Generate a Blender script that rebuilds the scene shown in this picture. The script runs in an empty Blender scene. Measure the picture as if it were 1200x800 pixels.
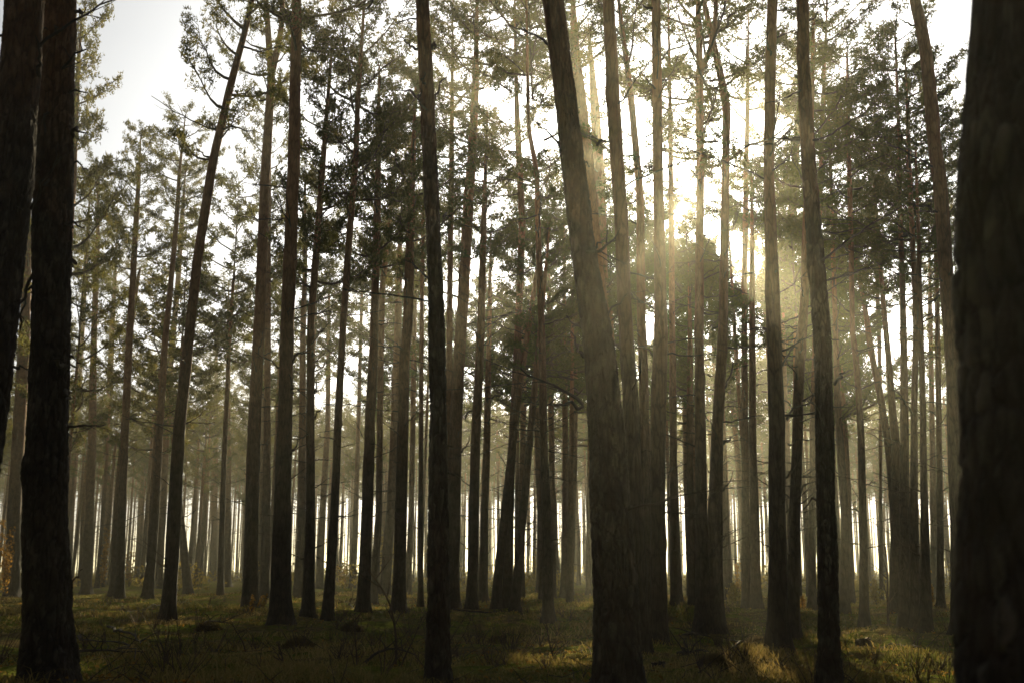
import bpy, math, random, zlib
import numpy as np
from mathutils import Vector, Matrix

S = bpy.context.scene
COL = S.collection
random.seed(7)
RNG = np.random.default_rng(11)
R = math.radians

# ------------------------------------------------------------------ camera
CAM_H = 1.15
FPX = 1300.0                      # focal length in pixels of the 1200 px wide photograph
PITCH = math.atan(268.0 / FPX)
cam_d = bpy.data.cameras.new('camera')
cam_d.sensor_width = 36.0
cam_d.lens = FPX / 1200.0 * 36.0
cam_d.clip_start = 0.05
cam_d.clip_end = 8000.0
cam_d.dof.use_dof = True
cam_d.dof.focus_distance = 20.0
cam_d.dof.aperture_fstop = 2.6
cam = bpy.data.objects.new('camera', cam_d)
COL.objects.link(cam)
cam.location = (0, 0, CAM_H)
cam.rotation_euler = (math.pi / 2 + PITCH, 0, 0)
S.camera = cam

# ------------------------------------------------------------------ sun, sky, exposure
def pix_dir(x, y):
    a, b = (x - 600.0) / FPX, (400.0 - y) / FPX
    F = Vector((0, math.cos(PITCH), math.sin(PITCH)))
    U = Vector((0, -math.sin(PITCH), math.cos(PITCH)))
    return F + U * b + Vector((1, 0, 0)) * a

SUN_DIR = pix_dir(800, 243).normalized()
SUN_EL = math.asin(SUN_DIR.z)
SUN_AZ = math.atan2(SUN_DIR.x, SUN_DIR.y)
sun_d = bpy.data.lights.new('sun', 'SUN')
sun_d.energy = 5.0
sun_d.angle = R(0.5)
sun_d.color = (1.0, 0.84, 0.52)
sun = bpy.data.objects.new('sun', sun_d)
COL.objects.link(sun)
sun.location = (20, 20, 40)
sun.rotation_euler = SUN_DIR.to_track_quat('Z', 'Y').to_euler()

W = bpy.data.worlds.new('World')
S.world = W
W.use_nodes = True
wn = W.node_tree.nodes
wl = W.node_tree.links
wn.clear()
sky_n = wn.new('ShaderNodeTexSky')
sky_n.sky_type = 'NISHITA'
sky_n.sun_disc = False
sky_n.sun_elevation = SUN_EL
sky_n.sun_rotation = SUN_AZ
sky_n.air_density = 0.7
sky_n.dust_density = 5.0
sky_n.ozone_density = 0.3
hs_n = wn.new('ShaderNodeHueSaturation')
hs_n.inputs['Saturation'].default_value = 0.4
bg_n = wn.new('ShaderNodeBackground')
bg_n.inputs['Strength'].default_value = 0.05
wo_n = wn.new('ShaderNodeOutputWorld')
wl.new(sky_n.outputs[0], hs_n.inputs['Color'])
cb_n = wn.new('ShaderNodeMixRGB')               # the cooler white balance of the photograph's sky
cb_n.blend_type = 'MULTIPLY'
cb_n.inputs[0].default_value = 1.0
cb_n.inputs[2].default_value = (0.94, 1.0, 1.05, 1)
wl.new(hs_n.outputs[0], cb_n.inputs[1])
wl.new(cb_n.outputs[0], bg_n.inputs['Color'])
wl.new(bg_n.outputs[0], wo_n.inputs['Surface'])

S.view_settings.view_transform = 'Standard'
S.view_settings.look = 'None'
S.view_settings.exposure = 0.85
S.view_settings.gamma = 1.0
S.render.engine = 'CYCLES'
cy = S.cycles
cy.use_denoising = True
try:
    cy.denoiser = 'OPENIMAGEDENOISE'
    cy.denoising_input_passes = 'RGB_ALBEDO_NORMAL'
except Exception:
    pass
cy.max_bounces = 4
cy.diffuse_bounces = 2
cy.glossy_bounces = 1
cy.transmission_bounces = 2
cy.volume_bounces = 1
cy.transparent_max_bounces = 4
cy.use_adaptive_sampling = False
cy.sample_clamp_indirect = 4.0
cy.caustics_reflective = False
cy.caustics_refractive = False
HAZE_DENSITY = 0.00105
HAZE_G = 0.82

# ------------------------------------------------------------------ small helpers
def empty(name, loc=(0, 0, 0), rz=0.0):
    o = bpy.data.objects.new(name, None)
    o.empty_display_size = 0.3
    COL.objects.link(o)
    o.location = loc
    o.rotation_euler = (0, 0, rz)
    return o

def tag(o, label=None, cat=None, group=None, kind=None):
    if label: o['label'] = label
    if cat: o['category'] = cat
    if group: o['group'] = group
    if kind: o['kind'] = kind
    return o

def link(name, mesh, parent=None, loc=(0, 0, 0)):
    o = bpy.data.objects.new(name, mesh)
    COL.objects.link(o)
    if parent is not None:
        o.parent = parent
    o.location = loc
    return o

class MB:
    """collects numpy vertex and face blocks for one mesh"""
    def __init__(s):
        s.v, s.f, s.m, s.n = [], [], [], 0
        s.t = []
    def add(s, v, f, mat=0, tone=None):
        v = np.asarray(v, float).reshape(-1, 3)
        f = np.asarray(f, int) + s.n
        s.v.append(v); s.f.append(f); s.m.append(np.full(len(f), mat, int))
        s.t.append(np.zeros(len(v)) if tone is None else np.asarray(tone, float))
        s.n += len(v)
    def mesh(s, name, mats, smooth=True):
        V = np.concatenate(s.v)
        counts = np.concatenate([np.full(len(f), f.shape[1], int) for f in s.f])
        loops = np.concatenate([f.ravel() for f in s.f])
        me = bpy.data.meshes.new(name)
        me.vertices.add(len(V)); me.vertices.foreach_set('co', V.ravel())
        me.loops.add(len(loops)); me.loops.foreach_set('vertex_index', loops)
        me.polygons.add(len(counts))
        me.polygons.foreach_set('loop_start', np.concatenate([[0], np.cumsum(counts)[:-1]]))
        me.polygons.foreach_set('loop_total', counts)
        me.polygons.foreach_set('material_index', np.concatenate(s.m))
        me.polygons.foreach_set('use_smooth', np.full(len(counts), smooth))
        at = me.attributes.new('tone', 'FLOAT', 'POINT')
        at.data.foreach_set('value', np.concatenate(s.t).astype(np.float32))
        for m in mats: me.materials.append(m)
        me.update(calc_edges=True)
        return me

def frames(P):
    """tangents and two normals along a polyline"""
    T = np.gradient(P, axis=0)
    T /= np.linalg.norm(T, axis=1, keepdims=True) + 1e-9
    ref = np.array([0.31, 0.92, 0.22])
    if abs(np.dot(T[0], ref)) > 0.9: ref = np.array([1.0, 0, 0.1])
    A = np.cross(T, ref); A /= np.linalg.norm(A, axis=1, keepdims=True) + 1e-9
    B = np.cross(T, A)
    return T, A, B

def tube(mb, P, rad, sides=5, mat=0, cap=True, tone=0.0):
    P = np.asarray(P, float); rad = np.asarray(rad, float)
    n = len(P)
    T, A, B = frames(P)
    th = np.linspace(0, 2 * np.pi, sides, endpoint=False)
    V = P[:, None, :] + rad[:, None, None] * (np.cos(th)[None, :, None] * A[:, None, :] + np.sin(th)[None, :, None] * B[:, None, :])
    i = np.arange(n - 1)[:, None]; j = np.arange(sides)[None, :]
    a = i * sides + j; b = i * sides + (j + 1) % sides
    F = np.stack([a, b, b + sides, a + sides], -1).reshape(-1, 4)
    nv = n * sides
    mb.add(V.reshape(-1, 3), F, mat, np.full(nv, tone))
    if cap:
        mb.add(V[-1], np.array([[k for k in range(sides)]]), mat, np.full(sides, tone))

_TAB = RNG.random((256, 256))
def vnoise(x, y):
    x = np.asarray(x, float); y = np.asarray(y, float)
    xi = np.floor(x).astype(int); yi = np.floor(y).astype(int)
    fx = x - xi; fy = y - yi
    fx = fx * fx * (3 - 2 * fx); fy = fy * fy * (3 - 2 * fy)
    g = lambda a, b: _TAB[a & 255, b & 255]
    return (g(xi, yi) * (1 - fx) + g(xi + 1, yi) * fx) * (1 - fy) + (g(xi, yi + 1) * (1 - fx) + g(xi + 1, yi + 1) * fx) * fy

def terrain_z(x, y):
    x = np.asarray(x, float); y = np.asarray(y, float)
    r = np.hypot(x, y)
    fade = np.clip((160 - r) / 60, 0, 1)
    near = np.clip((60 - r) / 30, 0, 1)
    z = 0.30 * (vnoise(x / 9 + 3.1, y / 9 + 7.7) - 0.5) * fade
    z += 0.22 * (vnoise(x / 2.3 + 11, y / 2.3 + 5) - 0.5) * fade
    z += 0.13 * (vnoise(x / 0.7 + 41, y / 0.7 + 15) - 0.5) * near
    z += 0.06 * (vnoise(x / 0.26 + 1, y / 0.26 + 25) - 0.5) * near
    return z

def tz(x, y): return float(terrain_z(np.array([x]), np.array([y]))[0])

def on_plane(x, y, d):
    """the world point seen at pixel (x, y), at distance d along +Y; and its depth along the lens axis"""
    v = pix_dir(x, y); t = d / v.y
    return Vector((0, 0, CAM_H)) + v * t, t

def ground_at(x, y):
    v = pix_dir(x, y); t = -CAM_H / v.z
    p = Vector((0, 0, CAM_H)) + v * t
    return Vector((p.x, p.y, tz(p.x, p.y)))

def base_dist(yb):
    return pix_dir(600, yb).y * (-CAM_H / pix_dir(600, yb).z)

# ------------------------------------------------------------------ materials
def mat_new(name):
    m = bpy.data.materials.new(name); m.use_nodes = True
    nt = m.node_tree; nt.nodes.clear()
    out = nt.nodes.new('ShaderNodeOutputMaterial')
    return m, nt.nodes, nt.links, out

def ramp(n, stops):
    r = n.new('ShaderNodeValToRGB')
    e = r.color_ramp.elements
    while len(e) < len(stops): e.new(0.5)
    for k, (p, c) in enumerate(stops):
        e[k].position = p; e[k].color = (*c, 1)
    return r

def bark_material(name, low, low2, high, high2, z0, z1, fine=1.0, plates=False):
    m, n, l, out = mat_new(name)
    tc = n.new('ShaderNodeTexCoord')
    mp = n.new('ShaderNodeMapping'); mp.inputs['Scale'].default_value = (14 * fine, 14 * fine, 2.6 * fine)
    l.new(tc.outputs['Object'], mp.inputs['Vector'])
    vo = n.new('ShaderNodeTexVoronoi'); vo.feature = 'DISTANCE_TO_EDGE'; vo.inputs['Scale'].default_value = 1.0
    nz0 = n.new('ShaderNodeTexNoise'); nz0.inputs['Scale'].default_value = 1.5; nz0.inputs['Detail'].default_value = 3
    l.new(mp.outputs[0], nz0.inputs['Vector'])
    ad = n.new('ShaderNodeMixRGB'); ad.blend_type = 'ADD'; ad.inputs[0].default_value = 0.8
    l.new(mp.outputs[0], ad.inputs[1]); l.new(nz0.outputs['Color'], ad.inputs[2])
    l.new(ad.outputs[0], vo.inputs['Vector'])
    nz = n.new('ShaderNodeTexNoise'); nz.inputs['Scale'].default_value = 5.0; nz.inputs['Detail'].default_value = 6
    l.new(tc.outputs['Object'], nz.inputs['Vector'])
    rl = ramp(n, [(0.3, low), (0.7, low2)]); l.new(nz.outputs['Fac'], rl.inputs[0])
    rh = ramp(n, [(0.3, high), (0.7, high2)]); l.new(nz.outputs['Fac'], rh.inputs[0])
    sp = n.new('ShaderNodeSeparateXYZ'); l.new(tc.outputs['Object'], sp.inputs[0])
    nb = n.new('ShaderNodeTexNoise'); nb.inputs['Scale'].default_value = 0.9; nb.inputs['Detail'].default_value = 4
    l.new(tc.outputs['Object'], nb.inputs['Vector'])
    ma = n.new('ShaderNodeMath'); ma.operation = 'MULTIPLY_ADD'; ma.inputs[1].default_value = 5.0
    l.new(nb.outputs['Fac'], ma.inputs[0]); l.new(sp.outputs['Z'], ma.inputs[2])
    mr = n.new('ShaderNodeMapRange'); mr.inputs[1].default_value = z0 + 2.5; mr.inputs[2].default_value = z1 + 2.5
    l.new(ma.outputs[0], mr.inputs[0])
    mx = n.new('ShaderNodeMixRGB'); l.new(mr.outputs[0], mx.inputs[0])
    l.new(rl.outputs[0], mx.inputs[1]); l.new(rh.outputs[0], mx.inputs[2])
    # furrows between the plates are coloured darker
    rf = ramp(n, [(0.0, (0.45, 0.45, 0.45)), (0.12, (1, 1, 1))]); l.new(vo.outputs['Distance'], rf.inputs[0])
    mu = n.new('ShaderNodeMixRGB'); mu.blend_type = 'MULTIPLY'; mu.inputs[0].default_value = 0.8
    l.new(mx.outputs[0], mu.inputs[1]); l.new(rf.outputs[0], mu.inputs[2])
    bs = n.new('ShaderNodeBsdfPrincipled'); bs.inputs['Roughness'].default_value = 0.85
    bs.inputs['Specular IOR Level'].default_value = 0.25
    if plates:                                    # each plate weathers to its own grey
        at = n.new('ShaderNodeAttribute'); at.attribute_name = 'tone'
        rp = ramp(n, [(0.0, (0.75, 0.62, 0.52)), (0.45, (0.9, 0.86, 0.82)), (1.0, (1.8, 1.8, 1.75))]); l.new(at.outputs['Fac'], rp.inputs[0])
        mp2 = n.new('ShaderNodeMixRGB'); mp2.blend_type = 'MULTIPLY'; mp2.inputs[0].default_value = 1.0
        l.new(mu.outputs[0], mp2.inputs[1]); l.new(rp.outputs[0], mp2.inputs[2])
        mu = mp2
    l.new(mu.outputs[0], bs.inputs['Base Color'])
    bh = n.new('ShaderNodeMath'); bh.operation = 'MINIMUM'; bh.inputs[1].default_value = 0.25
    l.new(vo.outputs['Distance'], bh.inputs[0])
    bm_ = n.new('ShaderNodeMath'); bm_.operation = 'MULTIPLY_ADD'; bm_.inputs[1].default_value = 0.25
    l.new(nz.outputs['Fac'], bm_.inputs[0]); l.new(bh.outputs[0], bm_.inputs[2])
    bp = n.new('ShaderNodeBump'); bp.inputs['Strength'].default_value = 0.9; bp.inputs['Distance'].default_value = 0.06
    l.new(bm_.outputs[0], bp.inputs['Height']); l.new(bp.outputs[0], bs.inputs['Normal'])
    l.new(bs.outputs[0], out.inputs['Surface'])
    return m

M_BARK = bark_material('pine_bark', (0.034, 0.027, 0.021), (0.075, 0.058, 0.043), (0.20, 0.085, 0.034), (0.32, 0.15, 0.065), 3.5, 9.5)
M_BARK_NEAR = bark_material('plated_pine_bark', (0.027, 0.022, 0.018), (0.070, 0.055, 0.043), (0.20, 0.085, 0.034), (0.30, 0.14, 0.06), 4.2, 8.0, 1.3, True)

def plain_material(name, c1, c2, scale=6.0, rough=0.9):
    m, n, l, out = mat_new(name)
    tc = n.new('ShaderNodeTexCoord')
    nz = n.new('ShaderNodeTexNoise'); nz.inputs['Scale'].default_value = scale; nz.inputs['Detail'].default_value = 5
    l.new(tc.outputs['Object'], nz.inputs['Vector'])
    r = ramp(n, [(0.3, c1), (0.7, c2)]); l.new(nz.outputs['Fac'], r.inputs[0])
    bs = n.new('ShaderNodeBsdfPrincipled'); bs.inputs['Roughness'].default_value = rough
    bs.inputs['Specular IOR Level'].default_value = 0.2
    l.new(r.outputs[0], bs.inputs['Base Color'])
    bp = n.new('ShaderNodeBump'); bp.inputs['Strength'].default_value = 0.5; bp.inputs['Distance'].default_value = 0.02
    l.new(nz.outputs['Fac'], bp.inputs['Height']); l.new(bp.outputs[0], bs.inputs['Normal'])
    l.new(bs.outputs[0], out.inputs['Surface'])
    return m

M_DEAD = plain_material('dead_wood', (0.03, 0.024, 0.019), (0.07, 0.055, 0.043))
M_LIMB = plain_material('limb_bark', (0.045, 0.034, 0.024), (0.095, 0.065, 0.042), 3.0)
M_CUT = plain_material('cut_wood', (0.20, 0.14, 0.08), (0.32, 0.23, 0.14), 14.0)
M_TWIG = plain_material('twig_bark', (0.05, 0.035, 0.025), (0.10, 0.07, 0.05), 9.0)

def leaf_material(name, stops, tstops, trans=0.45, rough=0.6):
    """thin leaf: diffuse + translucent, the tone attribute picks a shade per blade"""
    m, n, l, out = mat_new(name)
    at = n.new('ShaderNodeAttribute'); at.attribute_name = 'tone'
    oi = n.new('ShaderNodeObjectInfo')
    mv = n.new('ShaderNodeMath'); mv.operation = 'MULTIPLY_ADD'; mv.inputs[1].default_value = 0.7
    mo = n.new('ShaderNodeMath'); mo.operation = 'MULTIPLY'; mo.inputs[1].default_value = 0.3
    l.new(oi.outputs['Random'], mo.inputs[0])
    l.new(at.outputs['Fac'], mv.inputs[0]); l.new(mo.outputs[0], mv.inputs[2])
    r1 = ramp(n, stops); r2 = ramp(n, tstops)
    l.new(mv.outputs[0], r1.inputs[0]); l.new(mv.outputs[0], r2.inputs[0])
    df = n.new('ShaderNodeBsdfDiffuse'); tr = n.new('ShaderNodeBsdfTranslucent')
    l.new(r1.outputs[0], df.inputs['Color']); l.new(r2.outputs[0], tr.inputs['Color'])
    mx = n.new('ShaderNodeMixShader'); mx.inputs[0].default_value = trans
    l.new(df.outputs[0], mx.inputs[1]); l.new(tr.outputs[0], mx.inputs[2])
    l.new(mx.outputs[0], out.inputs['Surface'])
    return m

M_NEEDLE = leaf_material('pine_needles', [(0.0, (0.020, 0.036, 0.015)), (0.6, (0.040, 0.060, 0.022)), (1.0, (0.085, 0.080, 0.028))],
                         [(0.0, (0.10, 0.12, 0.03)), (0.6, (0.21, 0.19, 0.045)), (1.0, (0.36, 0.26, 0.07))], 0.42)
M_GRASS = leaf_material('forest_grass', [(0.0, (0.070, 0.092, 0.018)), (0.4, (0.15, 0.135, 0.042)), (0.7, (0.25, 0.19, 0.075)), (1.0, (0.36, 0.27, 0.12))],
                        [(0.0, (0.09, 0.12, 0.018)), (0.45, (0.17, 0.16, 0.035)), (0.75, (0.28, 0.20, 0.06)), (1.0, (0.40, 0.28, 0.11))], 0.4)
M_OAK = leaf_material('autumn_leaves', [(0.0, (0.08, 0.045, 0.018)), (0.6, (0.18, 0.095, 0.03)), (1.0, (0.34, 0.17, 0.035))],
                      [(0.0, (0.14, 0.08, 0.02)), (0.6, (0.34, 0.19, 0.04)), (1.0, (0.52, 0.28, 0.045))], 0.5)
M_GREENLEAF = leaf_material('bush_leaves', [(0.0, (0.07, 0.065, 0.02)), (1.0, (0.20, 0.14, 0.04))],
                            [(0.0, (0.16, 0.15, 0.03)), (1.0, (0.42, 0.30, 0.06))], 0.5)

def ground_material():
    m, n, l, out = mat_new('forest_floor')
    tc = n.new('ShaderNodeTexCoord')
    a = n.new('ShaderNodeTexNoise'); a.inputs['Scale'].default_value = 0.55; a.inputs['Detail'].default_value = 6
    b = n.new('ShaderNodeTexNoise'); b.inputs['Scale'].default_value = 7.0; b.inputs['Detail'].default_value = 8
    c = n.new('ShaderNodeTexNoise'); c.inputs['Scale'].default_value = 1.7; c.inputs['Detail'].default_value = 5
    for q in (a, b, c): l.new(tc.outputs['Object'], q.inputs['Vector'])
    litter = ramp(n, [(0.25, (0.055, 0.042, 0.021)), (0.55, (0.13, 0.098, 0.043)), (0.8, (0.21, 0.16, 0.07))])
    moss = ramp(n, [(0.25, (0.045, 0.06, 0.011)), (0.55, (0.115, 0.13, 0.022)), (0.8, (0.20, 0.195, 0.04))])
    l.new(b.outputs['Fac'], litter.inputs[0]); l.new(b.outputs['Fac'], moss.inputs[0])
    ad = n.new('ShaderNodeMath'); ad.operation = 'ADD'
    l.new(a.outputs['Fac'], ad.inputs[0]); l.new(c.outputs['Fac'], ad.inputs[1])
    mr = n.new('ShaderNodeMapRange'); mr.inputs[1].default_value = 0.86; mr.inputs[2].default_value = 1.12
    l.new(ad.outputs[0], mr.inputs[0])
    mx = n.new('ShaderNodeMixRGB'); l.new(mr.outputs[0], mx.inputs[0])
    l.new(litter.outputs[0], mx.inputs[1]); l.new(moss.outputs[0], mx.inputs[2])
    bs = n.new('ShaderNodeBsdfPrincipled'); bs.inputs['Roughness'].default_value = 0.95
    bs.inputs['Specular IOR Level'].default_value = 0.0
    l.new(mx.outputs[0], bs.inputs['Base Color'])
    bp = n.new('ShaderNodeBump'); bp.inputs['Strength'].default_value = 1.0; bp.inputs['Distance'].default_value = 0.08
    l.new(b.outputs['Fac'], bp.inputs['Height']); l.new(bp.outputs[0], bs.inputs['Normal'])
    l.new(bs.outputs[0], out.inputs['Surface'])
    return m
M_GROUND = ground_material()

# ------------------------------------------------------------------ ground: one sheet to the horizon
def graded(lo, hi, fine_lo, fine_hi, step, grow):
    a = list(np.arange(fine_lo, fine_hi + 1e-6, step))
    s = step
    while a[-1] < hi: s *= grow; a.append(a[-1] + s)
    s = step
    while a[0] > lo: s *= grow; a.insert(0, a[0] - s)
    return np.array(a)
gx = graded(-1500, 1500, -9, 9, 0.10, 1.05)
gy = graded(-150, 2400, 9.5, 26, 0.10, 1.04)
GX, GY = np.meshgrid(gx, gy)
GZ = terrain_z(GX, GY)
mb = MB()
i = np.arange(len(gy) - 1)[:, None]; j = np.arange(len(gx) - 1)[None, :]
q = i * len(gx) + j
mb.add(np.stack([GX, GY, GZ], -1).reshape(-1, 3), np.stack([q, q + 1, q + 1 + len(gx), q + len(gx)], -1).reshape(-1, 4))
ground = link('forest_floor', mb.mesh('forest_floor', [M_GROUND]))
tag(ground, kind='structure')

# ------------------------------------------------------------------ pine crowns: limbs, twigs and tufts of needles
def needles(mb, C, D, nb, rng, lmin=0.09, lmax=0.17, wid=0.030, mat=1):
    n = len(C)
    C = np.repeat(C, nb, 0); D = np.repeat(D, nb, 0)
    r = rng.normal(size=C.shape); r /= np.linalg.norm(r, axis=1, keepdims=True)
    d = D * 0.55 + r * 0.85; d /= np.linalg.norm(d, axis=1, keepdims=True)
    L = rng.uniform(lmin, lmax, (len(C), 1))
    s = np.cross(d, rng.normal(size=C.shape)); s /= np.linalg.norm(s, axis=1, keepdims=True) + 1e-9
    w = wid * rng.uniform(0.7, 1.3, (len(C), 1)) * 0.5
    mid = C + d * L * 0.25
    V = np.stack([mid + s * w * 1.25, C + d * L, mid - s * w * 1.25], 1).reshape(-1, 3)
    k = np.arange(len(C))[:, None] * 3
    tone = np.repeat(np.repeat(rng.random(n), nb) * 0.8 + rng.random(n * nb) * 0.2, 3)
    mb.add(V, k + np.array([[0, 1, 2]]), mat, tone)

def crown_mesh(name, seed, H, Rm, limbs, dens, shape='open', wid=0.029):
    """crown with its axis on Z from 0 to H, limbs reaching Rm metres"""
    rng = np.random.default_rng(seed)
    mb = MB(); TC, TD = [], []
    for k in range(limbs):
        u = (k + rng.uniform(0.1, 0.9)) / limbs
        z = H * (0.02 + 0.95 * u)
        if shape == 'dense':
            prof = (1 - 0.85 * u) ** 0.6 * rng.choice([0.5, 0.8, 1.05, 1.25])
        elif shape == 'flat':
            prof = math.sin(math.pi * (0.25 + 0.72 * u)) ** 0.8
        else:
            prof = math.sin(math.pi * (0.16 + 0.80 * u)) ** 0.75
        L = Rm * prof * rng.uniform(0.6, 1.12) + 0.25
        az = k * 2.39996 + rng.uniform(-0.5, 0.5)
        up0 = rng.uniform(0.0, 0.45) + 0.45 * u
        bend = rng.uniform(0.05, 0.35)
        nseg = 7
        t = np.linspace(0, 1, nseg)
        wob = np.cumsum(rng.normal(0, 0.09, nseg)) * L * 0.5
        dx, dy = math.cos(az), math.sin(az)
        P = np.stack([dx * t * L - dy * wob * t, dy * t * L + dx * wob * t,
                      z + L * (up0 * t - 0.35 * t * (1 - t) + bend * t * t) + rng.normal(0, 0.03, nseg) * L * t], 1)
        r0 = 0.014 + 0.013 * L
        tube(mb, P, np.linspace(r0, 0.008, nseg), 4, 0, cap=False)
        nsub = int(6 + 5.5 * L)
        for s in range(nsub):
            f = 0.30 + 0.70 * (s + rng.random()) / nsub
            base = np.array([np.interp(f, t, P[:, c]) for c in range(3)])
            ang = az + rng.choice([-1, 1]) * rng.uniform(0.35, 1.15)
            sl = L * rng.uniform(0.16, 0.34) * (1.25 - 0.6 * f) + 0.15
            e = np.array([math.cos(ang), math.sin(ang), rng.uniform(0.0, 0.7)])
            e /= np.linalg.norm(e)
            q = np.linspace(0, 1, 4)[:, None]
            Q = base + e * sl * q + np.array([0, 0, 1.0]) * (0.12 * sl * q * q)
            tube(mb, Q, np.linspace(0.011, 0.005, 4), 3, 0, cap=False)
            if rng.random() > dens: continue
            nt = int(rng.integers(5, 9) + 6 * sl)
            for g in range(nt):
                ff = 0.35 + 0.65 * rng.random()
                c = base + e * sl * ff + rng.normal(0, 0.09, 3) * np.array([1, 1, 0.6])
                TC.append(c); TD.append(e * 0.7 + np.array([0, 0, 0.7]))
            for g in range(3):
                TC.append(Q[-1] + rng.normal(0, 0.06, 3)); TD.append(e * 0.5 + np.array([0, 0, 0.8]))
    P = np.array([[0, 0, H * 0.42], [0.02, 0, H * 0.6], [-0.02, 0.03, H * 0.8], [0, 0, H]])
    tube(mb, P, [0.04, 0.034, 0.024, 0.01], 5, 0, cap=False)
    for g in range(14):
        TC.append(np.array([0, 0, H - rng.random() * 0.7]) + rng.normal(0, 0.1, 3)); TD.append(np.array([0, 0, 1.0]))
    needles(mb, np.array(TC), np.array(TD), 5, rng, wid=wid * 1.1)
    me = mb.mesh(name, [M_LIMB, M_NEEDLE])
    CROWN_MB[me.name] = mb
    return me
CROWN_MB = {}

CROWNS = {'open': [], 'dense': [], 'flat': [], 'thin': []}
CH, CR = 8.0, 2.5
for s in range(5): CROWNS['open'].append(crown_mesh('pine_crown_open', 100 + s, CH, CR, 24, 0.9))
for s in range(4): CROWNS['dense'].append(crown_mesh('pine_crown_dense', 200 + s, CH, CR, 30, 0.92, 'dense', 0.034))
for s in range(2): CROWNS['flat'].append(crown_mesh('pine_crown_flat', 300 + s, CH, CR, 20, 1.0, 'flat'))
for s in range(3): CROWNS['thin'].append(crown_mesh('pine_crown_thin', 400 + s, CH, CR, 18, 0.65))

def add_crown(tree, at, H, Rr, kind, rng, rz=None):
    me = CROWNS[kind][int(rng.integers(len(CROWNS[kind])))]
    o = link('crown', me, tree, at)
    o.scale = (Rr / CR, Rr / CR, H / CH)
    o.rotation_euler = (0, 0, rng.uniform(0, 6.28) if rz is None else rz)
    return o

# ------------------------------------------------------------------ dead branches
def branch_mesh(seed, forks):
    """crooked dead branch along +X, one metre long, root radius 0.02"""
    rng = np.random.default_rng(seed)
    mb = MB(); n = 9
    t = np.linspace(0, 1, n)
    P = np.stack([t, np.cumsum(rng.normal(0, 0.022, n)), np.cumsum(rng.normal(0, 0.022, n)) + rng.uniform(-0.12, 0.14) * t * t], 1)
    P[0] = 0
    tube(mb, P, np.linspace(0.02, 0.006, n), 6)
    for k in range(forks):
        f = rng.uniform(0.3, 0.92)
        b = np.array([np.interp(f, t, P[:, c]) for c in range(3)])
        a = rng.choice([-1, 1]) * rng.uniform(0.4, 1.0)
        e = np.array([math.cos(a), math.sin(a) * rng.uniform(-0.4, 1), math.sin(a) * rng.uniform(-0.5, 1)])
        e /= np.linalg.norm(e); Ls = rng.uniform(0.12, 0.38)
        q = np.linspace(0, 1, 4)[:, None]
        tube(mb, b + e * Ls * q + rng.normal(0, 0.012, (4, 3)) * q, np.linspace(0.008, 0.003, 4), 4)
    return mb.mesh('dead_branch', [M_DEAD])
# whole and snapped shapes, shared by all trees
BR_LONG = [branch_mesh(500 + k, 4) for k in range(8)]
BR_STUB = [branch_mesh(540 + k, 0) for k in range(5)]

def add_branch(tree, p, direction, length, rad, rng, stub=False):
    me = (BR_STUB if stub else BR_LONG)[int(rng.integers(5 if stub else 8))]
    o = link('dead_branch', me, tree, p)
    d = Vector(direction).normalized()
    qd = d.to_track_quat('X', 'Z')
    spin = Matrix.Rotation(rng.uniform(0, 6.28) if not stub else 0, 3, 'X')
    o.rotation_euler = (qd.to_matrix() @ spin).to_euler()
    k = rad / 0.02
    o.scale = (length, k, k)
    return o

# ------------------------------------------------------------------ trunks
def smooth_path(pts, step):
    """pts: rows (z, x, y, r) bottom first -> resampled and smoothed"""
    pts = np.array(sorted(pts, key=lambda a: a[0]))
    z = np.arange(pts[0, 0], pts[-1, 0], step)
    out = [np.interp(z, pts[:, 0], pts[:, c]) for c in (1, 2, 3)]
    w = max(3, int(1.0 / step) | 1)
    w = min(w, (len(z) // 3) | 1)
    ker = np.hanning(w + 2)[1:-1]; ker /= ker.sum()
    res = []
    for a in out:
        h = w // 2
        pad = np.concatenate([2 * a[0] - a[1:h + 1][::-1], a, 2 * a[-1] - a[-h - 1:-1][::-1]])
        res.append(np.convolve(pad, ker, 'valid')[:len(z)])
    return z, res[0], res[1], res[2]

def cell_bark(th, z, r, seed, cw=0.055, ch=0.16):
    """plates of bark: 0 in the furrows, about 1 on the plates; th, z are grids"""
    rng = np.random.default_rng(seed)
    nc = max(6, int(round(2 * math.pi * r / cw)))
    u = th / (2 * np.pi) * nc; v = z / ch
    u = u + 0.35 * (vnoise(v * 1.3 + seed, u * 1.1) - 0.5)
    nv = int(v.max()) + 4
    jx = rng.random((nc, nv)); jy = rng.random((nc, nv)); jh = rng.random((nc, nv))
    ui = np.floor(u).astype(int); vi = np.floor(v).astype(int)
    f1 = np.full(u.shape, 9.0); f2 = np.full(u.shape, 9.0); hh = np.zeros(u.shape)
    for a in (-1, 0, 1):
        for b in (-1, 0, 1):
            cu = (ui + a); cv = np.clip(vi + b, 0, nv - 1)
            px = cu + jx[cu % nc, cv]; py = (vi + b) + jy[cu % nc, cv]
            d = np.hypot(u - px, v - py)
            new = d < f1
            f2 = np.where(new, f1, np.minimum(f2, d))
            hh = np.where(new, jh[cu % nc, cv], hh)
            f1 = np.where(new, d, f1)
    e = np.clip((f2 - f1) / 0.22, 0, 1)
    return e * (0.65 + 0.35 * hh), hh

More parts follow.
